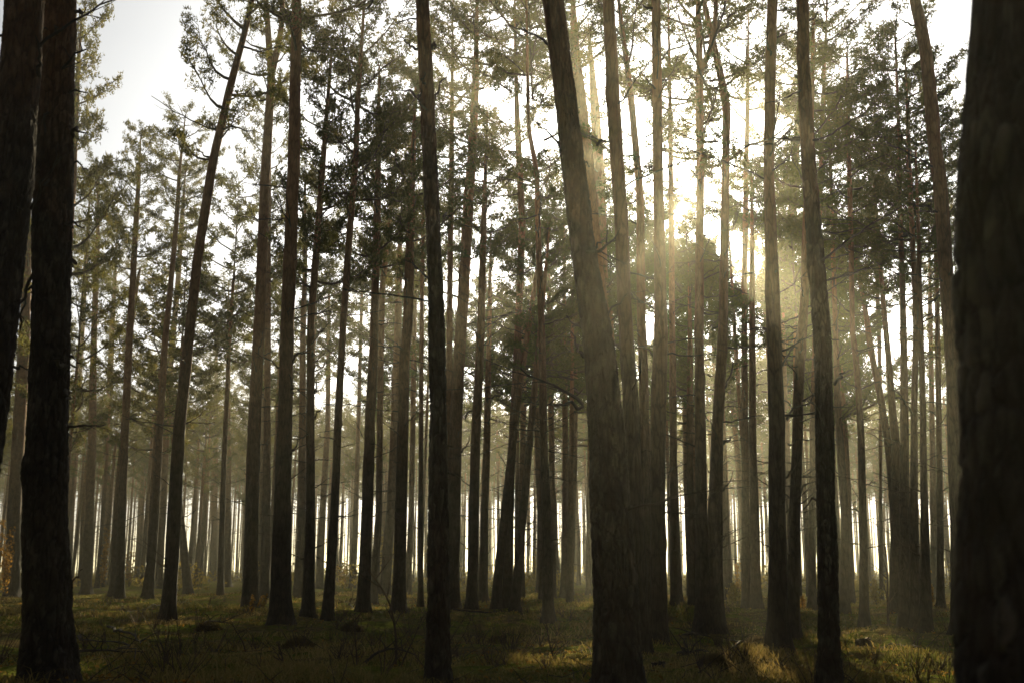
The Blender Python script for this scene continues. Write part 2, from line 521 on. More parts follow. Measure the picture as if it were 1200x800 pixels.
def trunk_mesh(name, pts, seed, sides, step, fine_to=None, bark=0.0, mat=None, twigs=0):
    z, x, y, r = smooth_path(pts, step)
    rng = np.random.default_rng(seed)
    if fine_to is not None:                       # coarse rings above what the photograph can see
        keep = (z < fine_to) | (np.arange(len(z)) % max(1, int(0.25 / step)) == 0)
        z, x, y, r = z[keep], x[keep], y[keep], r[keep]
    n = len(z)
    th = np.linspace(0, 2 * np.pi, sides, endpoint=False)
    TH, ZZ = np.meshgrid(th, z)
    rr = r[:, None] * (1 + 0.10 * (vnoise(np.cos(TH) * 1.3 + seed * 1.7, ZZ * 0.9 + np.sin(TH) * 1.3) - 0.5)
                       + 0.09 * (vnoise(np.cos(TH) * 2 + seed * 3.1 + 50, ZZ * 4.0 + np.sin(TH) * 2) - 0.5))
    # root flare with buttresses
    fl = np.exp(-np.clip(z, 0, None) / 0.28)[:, None]
    rr = rr * (1 + fl * (0.6 if sides >= 72 else 1.0) * (0.26 + 0.40 * np.cos(TH * 2.5 + seed) ** 4))
    for k in range(int(rng.integers(3, 8))):      # knots and swellings
        zk, tk = rng.uniform(0.5, max(1.0, z[-1] * 0.8)), rng.uniform(0, 6.28)
        dth = np.angle(np.exp(1j * (TH - tk)))
        rr += r[:, None] * 0.16 * np.exp(-((ZZ - zk) / 0.12) ** 2 - (dth / 0.5) ** 2)
    tone = np.full(TH.shape, 0.5)
    if bark > 0:
        rm = float(np.mean(r))
        h, tone = cell_bark(TH, ZZ - z[0], rm, seed)
        h2, t2 = cell_bark(TH, ZZ - z[0], rm, seed + 77, 0.028, 0.07)
        h = 0.75 * h + 0.25 * h2; tone = np.clip(0.65 * tone + 0.35 * t2, 0, 1) * np.clip(h * 1.4, 0, 1)
        amp = bark * np.clip(1.15 - ZZ / 9.0, 0.25, 1)
        rr = rr + amp * (h - 0.8) + 0.003 * (RNG.random(h.shape) - 0.5)
    V = np.stack([x[:, None] + rr * np.cos(TH), y[:, None] + rr * np.sin(TH), ZZ], -1)
    mb = MB()
    i = np.arange(n - 1)[:, None]; j = np.arange(sides)[None, :]
    a = i * sides + j; b = i * sides + (j + 1) % sides
    mb.add(V.reshape(-1, 3), np.stack([a, b, b + sides, a + sides], -1).reshape(-1, 4), 0, tone.ravel())
    for k in range(twigs):                        # fine dead twigs of a distant trunk
        zk = rng.uniform(0.2, 0.62) * z[-1]; az = rng.uniform(0, 6.28); L = rng.uniform(0.3, 1.5)
        p0 = np.array([np.interp(zk, z, x), np.interp(zk, z, y), zk])
        e = np.array([math.cos(az), math.sin(az), rng.uniform(-0.25, 0.6)])
        q = np.linspace(0, 1, 5)[:, None]
        tube(mb, p0 + e * L * q + rng.normal(0, 0.05, (5, 3)) * q, np.linspace(0.016, 0.006, 5), 3)
    return mb.mesh(name, [mat or M_BARK]), (z, x, y, r)

# ------------------------------------------------------------------ the pines one can tell apart
def make_pine(label, pts, d, H=None, crown=None, nbr=10, stubs=0, sides=16, step=0.18, bark=0.0,
              explicit=(), forks=(), group=None, seed=None, fine_to=None, twigs=0, top_slope=0.9):
    """pts: (x, y, width) in pixels of the photograph, at distance d; crown: (y_low, y_top, radius px, kind)"""
    seed = seed if seed is not None else zlib.crc32(label.encode()) % 9999
    rng = np.random.default_rng(seed)
    pts = sorted(pts, key=lambda p: -p[1])
    rows = []
    for (x, y, w) in pts:
        P, t = on_plane(x, y, d)
        rows.append([P.z, P.x, 0.0, w * 0.5 * t / FPX])
    if rows[0][0] > 0.05:                         # carry the lowest part on down to the ground
        a, b = rows[0], rows[1]
        f = (0 - a[0]) / (b[0] - a[0])
        rows.insert(0, [0.0, a[1] + (b[1] - a[1]) * f, 0.0, a[3] * 1.04])
    else:
        rows[0][0] = 0.0
    x0 = rows[0][1]
    gz = tz(x0, d)
    root = empty('pine_tree', (x0, d, gz))
    tag(root, label, 'pine tree', group)
    for r_ in rows: r_[1] -= x0; r_[0] -= gz if r_[0] > 0.4 else 0
    rows.insert(0, [-0.35, rows[0][1], 0.0, rows[0][3] * 1.05])
    a, b = rows[-2], rows[-1]
    sl = (b[1] - a[1]) / max(0.3, b[0] - a[0])
    if crown is not None:
        cz0 = on_plane(600, crown[0], d)[0].z - gz; cz1 = on_plane(600, crown[1], d)[0].z - gz
        cR = crown[2] * on_plane(600, (crown[0] + crown[1]) / 2, d)[1] / FPX; kind = crown[3]
    else:
        H = H or rng.uniform(17.5, 20.5)
        cz1 = H; cz0 = H * rng.uniform(0.60, 0.68); cR = rng.uniform(2.3, 3.1); kind = 'open'
    zt = cz0 + 0.45 * (cz1 - cz0)
    while rows[-1][0] > zt and len(rows) > 4:
        rows.pop()
    b = rows[-1]
    if zt > b[0] + 0.3:
        xt = b[1] + sl * top_slope * (zt - b[0])
        rows.append([zt, xt, rng.normal(0, 0.1), b[3] * 0.8])
    b = rows[-1]
    xe = b[1] + sl * (0.85 if crown is not None else 0.4) * (cz1 - b[0])
    rows.append([cz1 - 0.2, xe, rng.normal(0, 0.15), 0.02])
    for k in range(3, len(rows) - 1): rows[k][2] += rng.normal(0, 0.04)
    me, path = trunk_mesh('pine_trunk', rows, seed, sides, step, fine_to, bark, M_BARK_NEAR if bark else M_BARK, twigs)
    link('trunk', me, root)
    z, px, py, pr = path
    at = lambda zz: (float(np.interp(zz, z, px)), float(np.interp(zz, z, py)), zz, float(np.interp(zz, z, pr)))
    c = at(cz0)
    co = add_crown(root, c[:3], cz1 - cz0, cR, kind, rng)
    tilt = Matrix.Rotation(math.atan2(xe - c[0], cz1 - cz0), 3, 'Y')
    co.rotation_euler = (tilt @ co.rotation_euler.to_matrix()).to_euler()
    for fk in forks:                              # a second stem
        fr = []
        for (x, y, w) in sorted(fk, key=lambda p: -p[1]):
            P, t = on_plane(x, y, d); fr.append([P.x - x0, 0.0, P.z - gz, w * 0.5 * t / FPX])
        fr = np.array(fr)
        mb = MB(); tt = np.linspace(0, len(fr) - 1, 24)
        Q = np.stack([np.interp(tt, np.arange(len(fr)), fr[:, k]) for k in range(3)], 1)
        for k in range(3): Q[1:-1, k] = (Q[:-2, k] + Q[1:-1, k] * 2 + Q[2:, k]) / 4
        tube(mb, Q, np.interp(tt, np.arange(len(fr)), fr[:, 3]), 12)
        link('forked_stem', mb.mesh('forked_stem', [M_BARK]), root)
        add_crown(root, tuple(Q[-1] - np.array([0, 0, 1.0])), (cz1 - cz0) * 0.7, cR * 0.7, kind, rng)
    for (xa, ya, xb, yb_, w) in explicit:
        A, t = on_plane(xa, ya, d); B, _ = on_plane(xb, yb_, d - rng.uniform(0.0, 0.5))
        A = A - root.location; B = B - root.location
        short = math.hypot(xb - xa, yb_ - ya) < 46
        add_branch(root, A, B - A, (B - A).length, w * (0.5 if short else 0.36) * t / FPX, rng, stub=short)
    nbr = int(nbr * 2.2)
    for k in range(nbr + stubs):
        stub = k >= nbr
        hi = min(cz0 + 0.5, 9.5 if not stub else 7)
        zz = rng.uniform(1.2 if not stub else 0.8, max(2.0, hi))
        p = at(zz)
        az = rng.uniform(0, 2 * math.pi)
        dv = Vector((math.cos(az), math.sin(az), rng.uniform(-0.2, 0.65)))
        L = (rng.uniform(0.35, 1.5) * (0.55 + 0.06 * zz)) if not stub else rng.uniform(0.06, 0.22)
        o = Vector((math.cos(az), math.sin(az), 0)) * p[3] * 0.8
        add_branch(root, Vector(p[:3]) + o, dv, L, rng.uniform(0.009, 0.02) if not stub else rng.uniform(0.012, 0.022), rng, stub)
    return root

def T(label, yb, pts, **kw):
    d = kw.pop('d', None) or base_dist(yb)
    if d < 12: kw.setdefault('nbr', 3)
    pts = list(pts)
    return make_pine(label, pts, d, **kw)

NEAR = dict(sides=72, step=0.018, fine_to=7.6, bark=0.03)
# foreground
T('leaning dark pine at the far left edge, crossing out of the frame halfway down', 0, [(28, 0, 43), (15, 200, 46), (-6, 400, 47), (-34, 620, 52), (-58, 800, 58)], d=8.6,
  stubs=9, explicit=[(46, 90, 62, 60, 6), (36, 245, 66, 190, 6)], seed=1, **NEAR)
T('big rough barked pine standing upright second from the left edge with snapped branch stubs', 0, [(70, 0, 38), (62, 200, 44), (58, 400, 44), (53, 600, 51), (51, 800, 58), (51, 822, 60)], d=9.6,
  stubs=12, explicit=[(50, 92, 104, 55, 7), (48, 110, 61, 152, 6), (84, 18, 104, 9, 5), (83, 163, 97, 155, 6), (78, 115, 100, 108, 4), (40, 320, 24, 400, 6), (80, 310, 91, 305, 6), (80, 430, 88, 428, 6), (80, 460, 90, 455, 6), (38, 335, 30, 390, 5)], seed=2, **NEAR)
T('dark plated pine left of centre with two raised branch stubs forming a V high up', 0, [(495, 0, 15), (500, 100, 17), (503, 187, 18), (511, 350, 19), (514, 500, 21), (514, 600, 25), (514, 700, 27), (513, 815, 30)], d=10.2,
  stubs=5, explicit=[(492, 112, 473, 96, 4), (510, 117, 537, 93, 4), (490, 58, 481, 56, 4), (506, 54, 510, 53, 4), (520, 260, 526, 253, 4)], seed=3, **NEAR)
T('thickest pine right of centre, leaning left, with a long dead branch at the top', 0, [(648, 0, 25), (661, 100, 26), (671, 187, 28), (684, 300, 31), (701, 400, 36), (710, 500, 43), (715, 600, 47), (722, 700, 52), (724, 830, 58)], d=9.3,
  stubs=6, explicit=[(641, 52, 585, 20, 5), (658, 180, 620, 146, 5), (684, 418, 655, 380, 6), (683, 474, 626, 416, 7), (683, 476, 660, 462, 5), (700, 170, 712, 160, 4), (700, 375, 742, 358, 4), (700, 290, 709, 277, 3)], seed=4, **NEAR)
T('straight pine in the right foreground reaching the bottom edge, bare of branches low down', 0, [(939, 0, 14), (942, 75, 15), (949, 187, 17), (957, 300, 19), (963, 400, 21), (967, 600, 22), (971, 700, 24), (973, 810, 28)], d=10.6,
  stubs=8, explicit=[(955, 310, 1065, 250, 4), (962, 330, 1040, 300, 3), (940, 105, 908, 128, 3), (951, 165, 1015, 145, 4), (978, 450, 992, 430, 4)], seed=5, **NEAR)
T('out of focus black pine trunk filling the right edge of the frame', 0, [(1217, 0, 136), (1210, 60, 136), (1194, 200, 136), (1199, 300, 140), (1208, 420, 138), (1205, 600, 140), (1206, 800, 142), (1206, 1150, 146)], d=3.1, H=17,
  stubs=0, nbr=0, sides=90, step=0.014, fine_to=2.6, bark=0.028, seed=6)
# left side
T('slim pine glimpsed in the gap between the two big left trunks', 697, [(34, 200, 11), (28, 400, 13), (17, 600, 15), (14, 695, 17)], nbr=8)
T('pale lit pine just behind the right side of the big second left trunk', 705, [(93, 0, 10), (84, 200, 12), (72, 400, 13), (60, 600, 14), (57, 690, 15)], crown=(340, 10, 66, 'dense'))
T('pale golden crowned pine behind the flat umbrella crown on the left', 702, [(160, 250, 6), (152, 400, 8), (144, 560, 9), (140, 702, 11)], crown=(320, 150, 46, 'dense'))
T('thin pine close to the right of the big second left trunk', 683, [(101, 300, 5), (95, 400, 7), (87, 500, 9), (82, 600, 10), (78, 683, 11)], crown=(330, 205, 34, 'open'))
T('straight pine with a flared foot right of the big second left trunk', 693, [(113, 300, 6), (110, 400, 7), (108, 500, 9), (105, 600, 10), (101, 693, 12)], crown=(350, 190, 38, 'open'))
T('leaning slim pine with its foot among golden leaves on the left', 684, [(131, 400, 6), (127, 500, 8), (123, 600, 10), (119, 684, 11)], crown=(400, 260, 34, 'open'))
T('small pine with a dark flat umbrella crown on the left', 696, [(161, 330, 5), (151, 400, 7), (146, 500, 9), (138, 600, 10), (134, 696, 12)], crown=(345, 305, 22, 'flat'))
T('short thin pine with its crown far below its neighbours on the left', 676, [(168, 490, 5), (165, 600, 8), (163, 675, 8)], crown=(520, 420, 22, 'dense'))
T('tall thin leaning pine left of the strongly tilted pine', 702, [(209, 230, 5), (203, 300, 6), (194, 400, 7), (187, 500, 8), (182, 600, 9), (173, 702, 13)], crown=(270, 130, 45, 'open'))
T('thin pale pine leaning right beside the strongly tilted pine', 690, [(215, 230, 5), (209, 330, 6), (199, 430, 7), (192, 560, 8), (186, 690, 9)], crown=(300, 190, 34, 'open'))
T('short dark pine tilted the opposite way at the foot of the strongly tilted pine', 693, [(200, 480, 5), (206, 540, 7), (211, 600, 8), (221, 693, 11)], crown=(480, 380, 28, 'open'))
T('strongly tilted slender pine whose top leans right across the open sky', 726, [(297, 0, 8), (270, 100, 9), (250, 187, 10), (232, 300, 11), (220, 400, 12), (210, 500, 14), (205, 600, 16), (199, 700, 16), (197, 726, 17)], crown=(200, -150, 88, 'thin'), nbr=8,
  explicit=[(253, 153, 175, 113, 3), (247, 185, 220, 172, 3), (258, 150, 300, 150, 3), (262, 120, 300, 115, 3)])
T('thin pine with broad twiggy crown between the tilted pine and forked pine', 687, [(267, 390, 5), (267, 500, 6), (267, 600, 8), (266, 687, 9)], crown=(440, 330, 44, 'open'), nbr=18)
T('slim grey pine with its foot in short grass left of the forked pine', 680, [(253, 440, 5), (252, 560, 7), (250, 680, 8)], crown=(470, 370, 28, 'open'))
# left of centre
T('pine forking into two stems at the top, left of the broad dark pine', 715, [(312, 0, 6), (315, 40, 7), (318, 90, 9), (311, 200, 11), (303, 380, 13), (298, 500, 15), (295, 600, 16), (293, 715, 19)], nbr=9, crown=(140, -120, 60, 'open'),
  forks=[[(318, 88, 8), (325, 60, 7), (330, 30, 6), (332, -40, 5)]])
T('very slim pine touching the left side of the broad dark pine', 703, [(316, 150, 5), (314, 300, 7), (313, 500, 8), (312, 600, 10), (310, 703, 12)], crown=(350, 110, 46, 'open'))
T('broad dark straight pine in the left half, widest at its foot', 735, [(348, 0, 11), (344, 170, 14), (340, 280, 15), (336, 400, 16), (333, 500, 17), (330, 620, 21), (328, 735, 26)], sides=28, step=0.06, nbr=7, stubs=4,
  explicit=[(343, 425, 360, 413, 4), (343, 460, 350, 452, 4), (340, 532, 358, 524, 4)])
T('slim pine half hidden between the broad dark pine and its right neighbour', 701, [(358, 200, 6), (355, 400, 7), (354, 600, 9), (352, 701, 11)], crown=(400, 200, 48, 'open'))
T('dark straight pine close on the right of the broad dark pine', 727, [(385, 20, 7), (379, 90, 8), (371, 187, 9), (364, 375, 9), (363, 500, 10), (364, 600, 11), (361, 727, 15)], crown=(350, 30, 84, 'dense'), nbr=16, explicit=[(368, 415, 375, 409, 4), (369, 460, 378, 457, 3), (369, 490, 384, 484, 3)])
T('thin pale pine in front of the bright gap left of the red barked pine', 690, [(385, 380, 5), (384, 500, 6), (378, 600, 8), (374, 690, 9)], crown=(450, 310, 36, 'open'))
T('slender red barked pine curving slightly left of centre', 728, [(424, 50, 6), (421, 100, 6), (417, 187, 7), (407, 300, 8), (401, 400, 8), (396, 490, 9), (392, 600, 10), (383, 728, 13)], crown=(280, -60, 84, 'open'), nbr=9)
T('thin upright pine just right of the slender red barked pine', 690, [(424, 350, 4), (420, 500, 5), (417, 600, 6), (413, 690, 8)], crown=(420, 280, 40, 'open'))
T('dark pine standing in the sunlit litter right of the red barked pine', 722, [(444, 150, 7), (443, 220, 8), (440, 330, 9), (438, 400, 11), (434, 500, 12), (430, 600, 13), (425, 722, 15)], crown=(330, 70, 70, 'dense'), nbr=12)
T('pine with a curved upper stem leaning on its darker left neighbour', 706, [(464, 190, 5), (455, 270, 6), (448, 340, 7), (446, 420, 7), (444, 600, 8), (437, 706, 10)], crown=(370, 140, 60, 'dense'))
T('hazy grey pine slanting behind the stout pine left of the central pine', 700, [(469, 300, 8), (466, 400, 9), (463, 500, 10), (458, 600, 11), (450, 700, 13)], crown=(370, 230, 50, 'open'))
T('stout straight pine in the sunlit litter left of the central plated pine', 722, [(487, 120, 8), (482, 220, 9), (478, 380, 12), (474, 420, 12), (472, 500, 13), (470, 600, 14), (467, 722, 16)], crown=(300, 90, 74, 'dense'), nbr=14)
T('thin reddish pine right of the stout pine near the centre', 697, [(487, 300, 5), (485, 400, 6), (484, 500, 6), (482, 600, 7), (478, 697, 8)], crown=(390, 220, 44, 'open'))
T('very thin dark pine close to the left of the central plated pine', 712, [(496, 250, 4), (494, 400, 5), (493, 600, 6), (493, 712, 7)], crown=(340, 150, 54, 'open'))
T('smooth upper trunked pine crossing close behind the central plated pine', 716, [(560, 0, 10), (555, 100, 10), (553, 187, 11), (549, 230, 12), (543, 350, 13), (539, 400, 14), (534, 500, 14), (532, 600, 14), (531, 716, 15)], nbr=7, explicit=[(545, 490, 562, 480, 3), (540, 530, 560, 515, 3)])
T('dark pine just right of the central pair with short dead spikes', 717, [(570, 170, 6), (567, 260, 7), (563, 400, 10), (558, 500, 11), (555, 600, 12), (553, 717, 13)], crown=(330, 120, 66, 'open'), nbr=22, explicit=[(570, 470, 585, 460, 3), (572, 495, 586, 485, 3)])
T('hazy grey pine touching the right side of the spiky dark pine', 706, [(573, 400, 6), (571, 500, 8), (568, 600, 9), (566, 706, 11)], crown=(420, 250, 48, 'open'), nbr=16)
T('slender reddish pine slanting right beside the bright gap at the centre', 717, [(625, 345, 6), (617, 400, 7), (609, 450, 8), (601, 515, 9), (592, 600, 10), (582, 690, 11), (581, 717, 11)], crown=(390, 290, 40, 'open'))
T('tall slim pine with long drooping dead branches left of the thickest pine', 730, [(614, 30, 5), (615, 100, 5), (619, 150, 5), (629, 200, 6), (630, 250, 6), (632, 310, 7), (635, 387, 8), (637, 500, 9), (640, 600, 11), (643, 730, 14)], crown=(250, -60, 80, 'open'), nbr=26,
  explicit=[(630, 222, 560, 190, 3), (632, 252, 590, 262, 2), (615, 90, 590, 60, 2)])
T('slanting pine crossing low behind the tall slim pine with drooping branches', 718, [(630, 420, 7), (624, 480, 8), (616, 570, 9), (611, 620, 10), (603, 718, 11)], crown=(450, 250, 50, 'open'), nbr=22)
T('thin pine just right of the tall slim pine with drooping branches', 700, [(644, 400, 6), (646, 500, 7), (648, 600, 7), (648, 700, 8)], crown=(490, 190, 60, 'open'), nbr=20)
T('thin upright pine in the gap left of the thickest pine', 700, [(662, 440, 6), (663, 600, 8), (661, 700, 10)], crown=(490, 230, 50, 'open'), nbr=20)
T('slim pine nearest the left edge of the thickest pine', 697, [(675, 440, 5), (673, 560, 6), (668, 697, 8)], crown=(480, 250, 50, 'open'), nbr=18)
# right of centre
T('reddish pine pressed close behind the right edge of the thickest pine high up', 722, [(667, 0, 15), (677, 100, 16), (687, 187, 16), (693, 250, 16), (702, 340, 17), (712, 430, 18), (722, 600, 20), (728, 722, 22)], nbr=4)
T('pale mist washed pine between the thickest pine and the curving pine', 705, [(690, 0, 12), (698, 100, 13), (701, 187, 13), (703, 220, 13), (706, 300, 11), (709, 375, 11), (717, 420, 11), (726, 550, 12), (728, 705, 13)], nbr=6, crown=(210, 20, 76, 'thin'))
T('pale wavy pine far behind, high between the thickest and the central pine', 716, [(604, 60, 6), (606, 140, 7), (612, 260, 8), (606, 420, 9), (598, 560, 10), (594, 716, 12)], crown=(240, -20, 92, 'open'), nbr=6)
T('thin misty pine rising between the dark straight pine and the pine beside the sun', 716, [(784, 60, 5), (786, 200, 6), (787, 350, 7), (789, 500, 8), (791, 716, 10)], crown=(240, -10, 92, 'thin'), nbr=6)
T('thin misty pine between the right pine of the pair and the broad pine', 714, [(876, 60, 5), (874, 200, 6), (872, 350, 7), (873, 500, 8), (874, 714, 10)], crown=(245, 0, 90, 'thin'), nbr=6)
T('thin misty pine behind the left edge of the straight right foreground pine', 715, [(968, 60, 5), (962, 200, 6), (957, 350, 7), (953, 500, 8), (951, 715, 10)], crown=(240, -10, 92, 'thin'), nbr=6)
T('thin misty pine close to the left of the smooth upper trunked pine', 712, [(530, 60, 5), (529, 200, 6), (527, 350, 7), (526, 500, 8), (525, 712, 10)], crown=(220, 0, 84, 'open'), nbr=6)
T('olive mist washed pine curving right just right of the thickest pine', 781, [(713, 0, 13), (718, 100, 16), (723, 187, 16), (728, 250, 16), (730, 300, 16), (733, 390, 17), (736, 430, 18), (741, 500, 19), (745, 600, 20), (750, 781, 24)], sides=26, step=0.06, nbr=5)
T('slim bright orange pine with a wavy stem left of the dark straight one', 735, [(728, 10, 6), (735, 60, 7), (739, 110, 8), (746, 180, 8), (750, 230, 9), (751, 350, 10), (754, 450, 11), (758, 600, 12), (760, 735, 14)], nbr=9, crown=(245, -60, 84, 'thin'))
T('dark straight pine casting its shadow beside the sunlit moss patch', 757, [(769, 0, 10), (770, 100, 12), (771, 200, 12), (773, 320, 14), (774, 400, 17), (771, 500, 18), (771, 600, 18), (772, 757, 21)], sides=26, step=0.06, nbr=9, explicit=[(776, 70, 795, 56, 3), (766, 135, 757, 130, 2), (776, 150, 789, 138, 3), (766, 10, 757, 4, 3)])
T('pale thin pine in the bright gap left of the pair below the sun', 708, [(787, 400, 7), (789, 520, 8), (792, 620, 9), (795, 708, 10)], crown=(490, 275, 74, 'dense'), nbr=14)
T('thin pine tight against the left of the pair below the sun', 715, [(808, 430, 7), (808, 550, 8), (810, 640, 9), (812, 715, 10)], crown=(480, 290, 60, 'dense'), nbr=14)
T('pine beside the sun, forked high up, left one of the pair', 738, [(815, -20, 6), (817, 50, 7), (820, 90, 9), (820, 130, 10), (821, 200, 9), (820, 300, 10), (820, 400, 11), (821, 500, 13), (822, 600, 14), (824, 738, 19)], nbr=10, crown=(235, -110, 100, 'thin'),
  forks=[[(821, 84, 8), (832, 60, 7), (838, 30, 6), (840, -30, 5)]], explicit=[(826, 120, 848, 95, 3), (818, 105, 785, 80, 3)])
T('pine right of the sun with a row of dead spikes, right one of the pair', 738, [(843, 0, 7), (848, 20, 7), (853, 50, 9), (852, 125, 10), (850, 195, 9), (849, 300, 10), (847, 390, 11), (845, 430, 12), (841, 500, 14), (838, 600, 17), (838, 738, 20)], nbr=18, crown=(225, -110, 104, 'thin'),
  explicit=[(853, 30, 866, 6, 4), (857, 95, 895, 68, 3), (849, 455, 868, 425, 3), (848, 520, 862, 508, 3), (846, 575, 866, 560, 3), (846, 612, 860, 606, 3), (846, 640, 858, 634, 3)])
T('very thin slanting pine right of the pair below the sun', 692, [(851, 390, 4), (857, 460, 5), (864, 530, 6), (868, 600, 6), (872, 692, 7)], crown=(470, 310, 50, 'dense'))
T('very thin pine parallel to another slanting one, nearer the golden bush', 705, [(862, 400, 5), (866, 460, 5), (872, 540, 6), (876, 600, 6), (878, 705, 8)], crown=(440, 250, 50, 'dense'))
T('slim pine left of the broad dark pine in the right half', 720, [(881, 300, 7), (881, 430, 8), (882, 520, 9), (884, 600, 11), (886, 720, 13)], crown=(420, 190, 64, 'dense'), nbr=12)
T('broad dark pine with a wide foot in the right half of the moss', 771, [(906, -10, 12), (903, 90, 13), (901, 200, 12), (903, 300, 15), (907, 400, 17), (911, 500, 19), (912, 600, 20), (912, 700, 22), (912, 771, 26)], sides=28, step=0.06, nbr=8, stubs=4)
T('slim reddish pine sheltering behind the broad dark pine on the right', 697, [(937, 140, 9), (930, 220, 10), (926, 300, 10), (923, 390, 10), (921, 470, 11), (918, 600, 12), (917, 697, 13)], crown=(260, 60, 60, 'open'))
T('spiky pine between the broad dark pine and the straight right foreground pine', 742, [(948, 180, 8), (944, 280, 9), (942, 350, 10), (938, 420, 12), (935, 500, 12), (931, 600, 13), (929, 742, 15)], crown=(240, 0, 84, 'open'), nbr=24,
  explicit=[(922, 492, 953, 470, 4), (923, 520, 951, 508, 3), (920, 560, 948, 538, 3), (938, 578, 958, 562, 3), (921, 600, 956, 570, 3)])
T('slim pine just right of the straight right foreground pine', 723, [(979, 380, 6), (982, 470, 8), (986, 540, 9), (990, 600, 9), (990, 723, 11)], crown=(350, 120, 70, 'dense'), nbr=12)
T('straight slim dark pine directly behind the small round stump', 732, [(995, 150, 6), (996, 250, 6), (999, 390, 6), (1004, 420, 7), (1008, 500, 8), (1011, 600, 9), (1013, 732, 11)], crown=(310, 50, 92, 'dense'), nbr=12)
T('leaning pine slanting down right into the dark cluster on the right', 720, [(1013, 360, 6), (1020, 410, 7), (1031, 460, 8), (1040, 520, 8), (1048, 600, 9), (1051, 720, 11)], crown=(380, 240, 50, 'open'), nbr=12)
T('hair thin upright pine in the bright hollow on the right', 700, [(1021, 220, 4), (1026, 300, 5), (1030, 390, 5), (1032, 480, 4), (1032, 600, 4), (1033, 700, 5)], crown=(300, 170, 46, 'open'))
T('dark pine joining the left side of the dense dark cluster on the right', 722, [(1036, 350, 6), (1041, 420, 7), (1046, 480, 9), (1050, 540, 11), (1050, 600, 12), (1051, 722, 15)], crown=(370, 180, 60, 'dense'))
T('tallest straight pine in the middle of the dense dark cluster on the right', 735, [(1053, 150, 5), (1054, 200, 5), (1057, 300, 6), (1059, 400, 8), (1060, 470, 9), (1060, 600, 12), (1061, 735, 16)], crown=(300, 20, 84, 'dense'))
T('pine with a straight stem in the right cluster, between two darker trunks', 737, [(1065, 150, 5), (1067, 200, 6), (1071, 300, 6), (1073, 390, 7), (1070, 460, 7), (1071, 600, 10), (1072, 737, 13)], crown=(300, 60, 80, 'open'))
T('dark pine with a thick foot at the right end of the dense cluster', 738, [(1078, 350, 6), (1080, 440, 7), (1082, 560, 8), (1084, 620, 10), (1084, 738, 15)], crown=(360, 160, 70, 'open'))
T('thin pine left of the curved reddish pine near the right edge', 700, [(1090, 350, 5), (1092, 480, 6), (1094, 600, 8), (1095, 700, 9)], crown=(410, 240, 46, 'open'))
T('thin upright pine tight against the curved reddish pine near the right edge', 716, [(1098, 220, 4), (1099, 400, 6), (1101, 560, 7), (1103, 716, 9)], crown=(330, 100, 56, 'open'))
T('curved reddish pine beside the out of focus trunk at the right edge', 746, [(1074, 0, 13), (1083, 50, 14), (1090, 100, 15), (1096, 175, 15), (1102, 210, 16), (1108, 300, 16), (1114, 390, 17), (1117, 440, 18), (1120, 500, 19), (1124, 600, 20), (1128, 746, 24)], sides=26, step=0.06, nbr=5,
  explicit=[(1085, 27, 1095, 13, 3), (1071, 30, 1058, 25, 3), (1096, 108, 1111, 88, 4), (1098, 116, 1118, 100, 4), (1099, 246, 1078, 232, 4), (1100, 252, 1075, 244, 3)])

# ------------------------------------------------------------------ the far rows
FAR = [[], [], []]
for k in range(9):
    rng = np.random.default_rng(900 + k)
    hgt = 12.0
    lean = rng.normal(0, 0.35); bow = rng.normal(0, 0.12)
    z = np.linspace(-0.3, hgt, 14); u = np.clip(z / hgt, 0, 1)
    rows = [(a, lean * b + bow * math.sin(3.1 * b), 0.15 * math.sin(2.2 * b + k), 0.135 * (1.08 - 0.5 * b)) for a, b in zip(z, u)]
    me, path = trunk_mesh('far_pine_trunk', rows, 950 + k, 9, 0.4, None, 0, M_BARK, 14)
    FAR[0].append((me, (float(path[1][-1]), float(path[2][-1]), hgt)))
LAND = [(-300, 60, 'near the left edge'), (60, 200, 'left of the strongly tilted pine'),
        (200, 330, 'right of the strongly tilted pine'), (330, 515, 'left of the central plated pine'),
        (515, 715, 'left of the thickest pine'), (715, 830, 'left of the pine beside the sun'),
        (830, 967, 'right of the pine beside the sun'), (967, 1600, 'left of the blurred right trunk')]
def where(px):
    for a, b, s in LAND:
        if a <= px < b: return s
    return LAND[-1][2]
placed = [(o.location.x, o.location.y) for o in S.objects if o.name.startswith('pine_tree')]
rng = np.random.default_rng(31)
FAR_SPOTS = []
tries = 0
while len(FAR_SPOTS) < 220 and tries < 9000:
    tries += 1
    d = 40 + 72 * rng.random() ** 0.62
    x = rng.uniform(-0.53, 0.56) * d
    if len(FAR_SPOTS) < 26:                       # thick stand of bushy young pines below the sun
        d = rng.uniform(39, 58); x = rng.uniform(0.0, 0.30) * d
    px = 600 + FPX * x / d / math.cos(PITCH)
    if any((x - a) ** 2 + (d - b) ** 2 < 2.6 ** 2 for a, b in placed): continue
    if any(lo < px < hi for lo, hi in ((574, 584), (795, 804), (1024, 1029))): continue
    placed.append((x, d)); FAR_SPOTS.append((x, d, px))
FAMILY = {}
